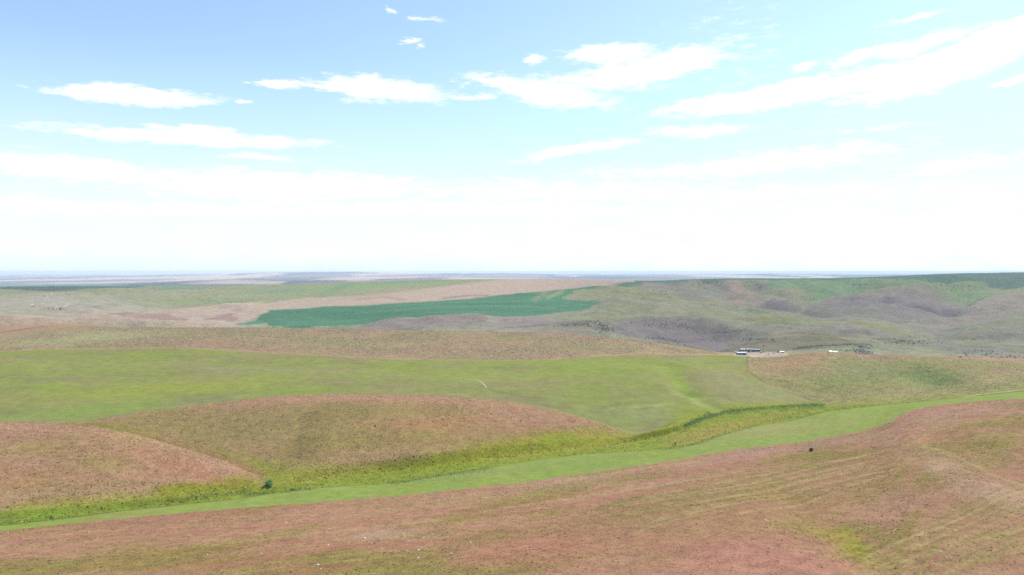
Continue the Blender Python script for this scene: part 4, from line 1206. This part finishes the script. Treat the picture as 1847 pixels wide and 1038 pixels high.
# ----------------------------------------------------------------- farm buildings and vehicles
WHITE = plain_mat('white_metal_roof', (0.58, 0.60, 0.60), 0.45, 0.05, 0.2, 0.4)
MINT = plain_mat('pale_green_roof', (0.27, 0.33, 0.32), 0.5, 0.08, 0.2, 0.4)
SLATE = plain_mat('blue_grey_siding', (0.10, 0.13, 0.17), 0.7, 0.12, 0.4)
DARK = plain_mat('dark_siding', (0.055, 0.055, 0.06), 0.8, 0.15, 0.4)
TAN = plain_mat('tan_siding', (0.30, 0.27, 0.22), 0.8, 0.1, 0.4)
DOORC = plain_mat('grey_door', (0.30, 0.33, 0.36), 0.5, 0.06, 0.4, 0.3)
GLASS = plain_mat('dark_window', (0.02, 0.025, 0.03), 0.12, 0.05, 0.4, 0.5)
RUBBER = plain_mat('rubber', (0.02, 0.02, 0.02), 0.8, 0.1, 2)
STEEL = plain_mat('steel_rim', (0.4, 0.4, 0.4), 0.4, 0.1, 2, 0.4, 0.6)
PAINTW = plain_mat('white_paint', (0.75, 0.75, 0.73), 0.35, 0.03, 1, 0.5)
PAINTD = plain_mat('dark_blue_paint', (0.03, 0.04, 0.06), 0.35, 0.03, 1, 0.5)
RED = plain_mat('rust_red_paint', (0.18, 0.05, 0.03), 0.5, 0.1, 1, 0.4)


def part(name, parent, mat, boxes=(), polys=(), cyl=(), bevel=0.0):
    """boxes: (x0,x1,y0,y1,z0,z1); polys: (points, extrude vector); cyl: (centre, axis, radius, half length)"""
    bm = bmesh.new()
    for x0, x1, y0, y1, z0, z1 in boxes:
        g = bmesh.ops.create_cube(bm, size=1.0)
        for vt in g['verts']:
            vt.co = Vector((x0 if vt.co.x < 0 else x1, y0 if vt.co.y < 0 else y1, z0 if vt.co.z < 0 else z1))
    for pts, ex in polys:
        a = [bm.verts.new(p) for p in pts]
        b = [bm.verts.new(Vector(p) + Vector(ex)) for p in pts]
        n = len(pts)
        bm.faces.new(a)
        bm.faces.new(b[::-1])
        for k in range(n):
            bm.faces.new((a[(k + 1) % n], a[k], b[k], b[(k + 1) % n]))
    for c, ax, r_, hl in cyl:
        q = Vector(ax).to_track_quat('Z', 'Y').to_matrix()
        aa = [bm.verts.new(Vector(c) + q @ Vector((math.cos(t) * r_, math.sin(t) * r_, -hl))) for t in [k * math.pi / 8 for k in range(16)]]
        bb = [bm.verts.new(Vector(c) + q @ Vector((math.cos(t) * r_, math.sin(t) * r_, hl))) for t in [k * math.pi / 8 for k in range(16)]]
        bm.faces.new(aa[::-1])
        bm.faces.new(bb)
        for k in range(16):
            bm.faces.new((aa[k], aa[(k + 1) % 16], bb[(k + 1) % 16], bb[k]))
    bmesh.ops.recalc_face_normals(bm, faces=bm.faces)
    if bevel:
        bmesh.ops.bevel(bm, geom=list(bm.edges), offset=bevel, segments=1, affect='EDGES')
    me = bpy.data.meshes.new(name)
    bm.to_mesh(me)
    bm.free()
    me.materials.append(mat)
    o = bpy.data.objects.new(name, me)
    COL.objects.link(o)
    o.parent = parent
    return o


def gable(name, label, cat, u, v, L, Wd, H, rise, rz, wall, roof, doors, windows, dmin=1250, chimney=False, group=None):
    """gabled building, ridge along local x, front on -y"""
    x, y, z = seen(u, v, dmin)
    e = empty(name, (x, y + Wd * 0.5, float(ground(x, y + Wd * 0.5)[0])), math.radians(rz))
    tag(e, label, cat, group)
    prof = [(-L / 2, -Wd / 2, -1.5), (-L / 2, Wd / 2, -1.5), (-L / 2, Wd / 2, H), (-L / 2, 0, H + rise), (-L / 2, -Wd / 2, H)]
    part('wall', e, wall, polys=[(prof, (L, 0, 0))])
    ov, th = 0.6, 0.22
    sl = rise / (Wd / 2)
    yo = Wd / 2 + ov
    f_ = [(-L / 2 - ov, -yo, H - ov * sl + 0.03), (-L / 2 - ov, 0, H + rise + 0.03), (-L / 2 - ov, 0, H + rise + th), (-L / 2 - ov, -yo, H - ov * sl + th)]
    b_ = [(px, -py, pz) for px, py, pz in f_]
    rf = part('roof', e, roof, polys=[(f_, (L + 2 * ov, 0, 0)), (b_, (L + 2 * ov, 0, 0))])
    part('ridge_cap', rf, roof, boxes=[(-L / 2 - ov, L / 2 + ov, -0.25, 0.25, H + rise + th - 0.05, H + rise + th + 0.12)])
    if chimney:
        part('chimney', rf, TAN, boxes=[(L * 0.2, L * 0.2 + 0.7, 0.6, 1.3, H + rise * 0.4, H + rise + 1.0)])
    for dx, dw, dh in doors:
        d_ = part('door', e, DOORC, boxes=[(dx - dw / 2, dx + dw / 2, -Wd / 2 - 0.10, -Wd / 2 + 0.02, 0.0, dh)], bevel=0.02)
        part('handle', d_, STEEL, boxes=[(dx + dw * 0.35, dx + dw * 0.35 + 0.12, -Wd / 2 - 0.18, -Wd / 2 - 0.09, 1.0, 1.2)])
    for wx_, ww, wh, wz in windows:
        w_ = part('window', e, PAINTW, boxes=[(wx_ - ww / 2 - 0.1, wx_ + ww / 2 + 0.1, -Wd / 2 - 0.06, -Wd / 2 + 0.02, wz - 0.1, wz + wh + 0.1)])
        part('pane', w_, GLASS, boxes=[(wx_ - ww / 2, wx_ + ww / 2, -Wd / 2 - 0.09, -Wd / 2 - 0.055, wz, wz + wh)])
    return e


gable('machine_shed', 'blue grey machine shed with white roof nearest the green field', 'shed', 1338, 641.0, 17.5, 7, 4.8, 0.9, -2, SLATE, WHITE,
      [(-6, 3.4, 3.6), (0.2, 3.4, 3.6), (5.6, 1.2, 2.2)], [(-3, 1.2, 0.9, 1.6), (3.3, 1.2, 0.9, 1.6)])
gable('shed', 'small dark shed with white roof behind the machine shed', 'shed', 1340, 632.8, 10, 5.5, 2.7, 0.8, 3, DARK, WHITE, [(-2, 2.6, 2.3)], [(2.5, 1.2, 0.9, 1.2)], 1380)
gable('long_barn', 'long dark barn with pale green roof angled across the farmyard', 'barn', 1362, 634.3, 25, 7.5, 4.0, 1.3, -32, DARK, MINT,
      [(-8, 3.0, 3.2), (2, 3.0, 3.2)], [(-3.2, 1.2, 0.9, 1.6), (6, 1.2, 0.9, 1.6), (9, 1.2, 0.9, 1.6)], 1380)
gable('farmhouse', 'small farmhouse with white roof at the right end of the farmyard', 'house', 1411, 637.2, 7.5, 5.5, 2.6, 1.2, -4, DARK, WHITE, [(-1, 1.0, 2.1)], [(-2.8, 1.1, 1.0, 1.0), (1.8, 1.4, 1.0, 1.0)], 1250, True)
gable('white_shed', 'left one of two white peaked sheds standing apart right of the farm', 'shed', 1498.5, 636.2, 6.4, 6, 1.5, 1.9, 8, DARK, WHITE, [(0, 2.0, 1.3)], [(2.3, 0.7, 0.6, 0.6)], 1250, False, 'twin white peaked sheds')
gable('white_shed', 'right one of two white peaked sheds standing apart right of the farm', 'shed', 1507.3, 636.4, 6.6, 6, 1.4, 1.9, -6, DARK, WHITE, [(0, 2.0, 1.2)], [(-2.3, 0.7, 0.6, 0.6)], 1250, False, 'twin white peaked sheds')
gable('cabin', 'lone dark cabin with pale roof on the far left plain', 'cabin', 58, 553, 10, 8, 3.6, 2.2, 12, DARK, WHITE, [(-1, 1.2, 2.2)], [(2.5, 1.4, 1.2, 1.2)], 1600)


def vehicle(name, label, cat, u, v, rz, paint, kind, dmin=1250):
    x, y, z = seen(u, v, dmin)
    e = empty(name, (x, y, z), math.radians(rz))
    tag(e, label, cat)
    if kind == 'pickup':
        b_ = [(-2.7, 0.55), (2.7, 0.55), (2.7, 1.05), (1.5, 1.15), (0.9, 1.85), (-0.5, 1.9), (-0.75, 1.2), (-2.7, 1.2)]
        bd = part('body', e, paint, polys=[([(px, -0.95, pz) for px, pz in b_], (0, 1.9, 0))])
        for s_ in (-1, 1):
            yy = (-0.985, -0.945) if s_ < 0 else (0.945, 0.985)
            d_ = part('door', e, paint, boxes=[(-0.5, 0.85, yy[0], yy[1], 0.6, 1.18)])
            part('window', d_, GLASS, polys=[([(-0.4, yy[0], 1.24), (1.15, yy[0], 1.24), (0.75, yy[0], 1.78), (-0.35, yy[0], 1.82)], (0, 0.04, 0))])
        part('windscreen', e, GLASS, polys=[([(1.48, -0.8, 1.19), (1.48, 0.8, 1.19), (0.93, 0.75, 1.83), (0.93, -0.75, 1.83)], (0.03, 0, 0.03))])
        for s_ in (-0.65, 0.65):
            part('headlight', e, PAINTW, boxes=[(2.69, 2.74, s_ - 0.17, s_ + 0.17, 0.82, 0.98)])
        ax, rad = (-1.75, 1.75), 0.4
    elif kind == 'trailer':
        b_ = [(-3.0, 0.6), (2.7, 0.6), (3.0, 1.3), (2.8, 2.7), (-2.8, 2.7), (-3.0, 2.3)]
        bd = part('body', e, paint, polys=[([(px, -1.15, pz) for px, pz in b_], (0, 2.3, 0))])
        part('door', e, DOORC, boxes=[(0.6, 1.3, -1.19, -1.14, 0.7, 2.4)])
        for wx_ in (-1.6, -0.3, 2.0):
            part('window', e, GLASS, boxes=[(wx_ - 0.4, wx_ + 0.4, -1.19, -1.14, 1.5, 2.1)])
        part('tow_bar', e, STEEL, boxes=[(2.9, 4.0, -0.08, 0.08, 0.5, 0.62)])
        ax, rad = (-0.45, 0.45), 0.35
    else:
        b_ = [(-1.0, 0.8), (1.9, 0.7), (1.9, 1.5), (0.3, 1.6), (-1.0, 1.4)]
        bd = part('body', e, paint, polys=[([(px, -0.45, pz) for px, pz in b_], (0, 0.9, 0))])
        cb = part('cab', e, GLASS, boxes=[(-1.0, 0.35, -0.7, 0.7, 1.45, 2.5)], bevel=0.05)
        part('roof', cb, paint, boxes=[(-1.1, 0.45, -0.78, 0.78, 2.51, 2.62)])
        part('exhaust', e, STEEL, cyl=[((1.1, 0.2, 2.0), (0, 0, 1), 0.06, 0.5)])
        ax, rad = (-0.9, 1.5), 0.62
    for px in ax:
        for s_ in (-1, 1):
            w_ = part('wheel', e, RUBBER, cyl=[((px, s_ * 0.88, rad), (0, 1, 0), rad, 0.13)])
            part('rim', w_, STEEL, cyl=[((px, s_ * 1.0, rad), (0, 1, 0), rad * 0.55, 0.03)])
    return e


vehicle('pickup_truck', 'white pickup truck parked at the right end of the machine shed', 'pickup', 1347.8, 641.2, 165, PAINTW, 'pickup')
vehicle('camper_trailer', 'white camper trailer parked in front of the long barn', 'trailer', 1355.5, 634.6, 10, PAINTW, 'trailer')
vehicle('pickup_truck', 'dark pickup truck parked near the right end of the long barn', 'pickup', 1376.5, 635.8, 20, PAINTD, 'pickup')
vehicle('pickup_truck', 'grey pickup truck between the tractor and the small trailer', 'pickup', 1395.5, 638.4, -15, DOORC, 'pickup')
vehicle('camper_trailer', 'pale grey trailer at the rear corner of the long barn', 'trailer', 1372.5, 637.6, 30, TAN, 'trailer')
gable('lean_shed', 'tiny pale shed between the small dark shed and the long barn', 'shed', 1349, 632.2, 4.5, 4, 2.2, 0.8, 10, TAN, WHITE, [(0, 1.1, 1.9)], [(1.5, 0.6, 0.5, 1.2)], 1380)
gable('lean_shed', 'tiny tan shed at the left edge of the farmyard gravel', 'shed', 1327.5, 636.5, 4, 3.6, 2.0, 0.7, -12, TAN, MINT, [(0, 1.0, 1.8)], [(1.3, 0.6, 0.5, 1.1)], 1300)
vehicle('tractor', 'rust red tractor standing in the open gravel between barn and farmhouse', 'tractor', 1386, 640.2, 60, RED, 'tractor')
vehicle('camper_trailer', 'small white trailer beside the dark tree by the farmhouse', 'trailer', 1406.2, 637.6, 80, PAINTW, 'trailer')


# ----------------------------------------------------------------- haze
hm = bpy.data.materials.new('haze_air')
hm.use_nodes = True
T = NT(hm.node_tree)
pv = T.n('ShaderNodeVolumePrincipled')
pv.inputs['Color'].default_value = (0.72, 0.84, 1.0, 1)
pv.inputs['Density'].default_value = BETA
pv.inputs['Anisotropy'].default_value = 0.0
T.n('ShaderNodeOutputMaterial', i_Volume=pv.outputs[0])
zlo, zhi = float(GZ.min()) - 20.0, max(float(GZ.max()) + 8.0, 12.0)
bm = bmesh.new()
bmesh.ops.create_cube(bm, size=1.0)
for v in bm.verts:
    v.co = Vector((v.co.x * 260000, v.co.y * 140000 + 30000, zlo if v.co.z < 0 else zhi))
me = bpy.data.meshes.new('haze')
bm.to_mesh(me)
bm.free()
me.materials.append(hm)
hz = bpy.data.objects.new('haze', me)
COL.objects.link(hz)
tag(hz, 'thin blue haze in the air over the whole valley', None, None, 'stuff')
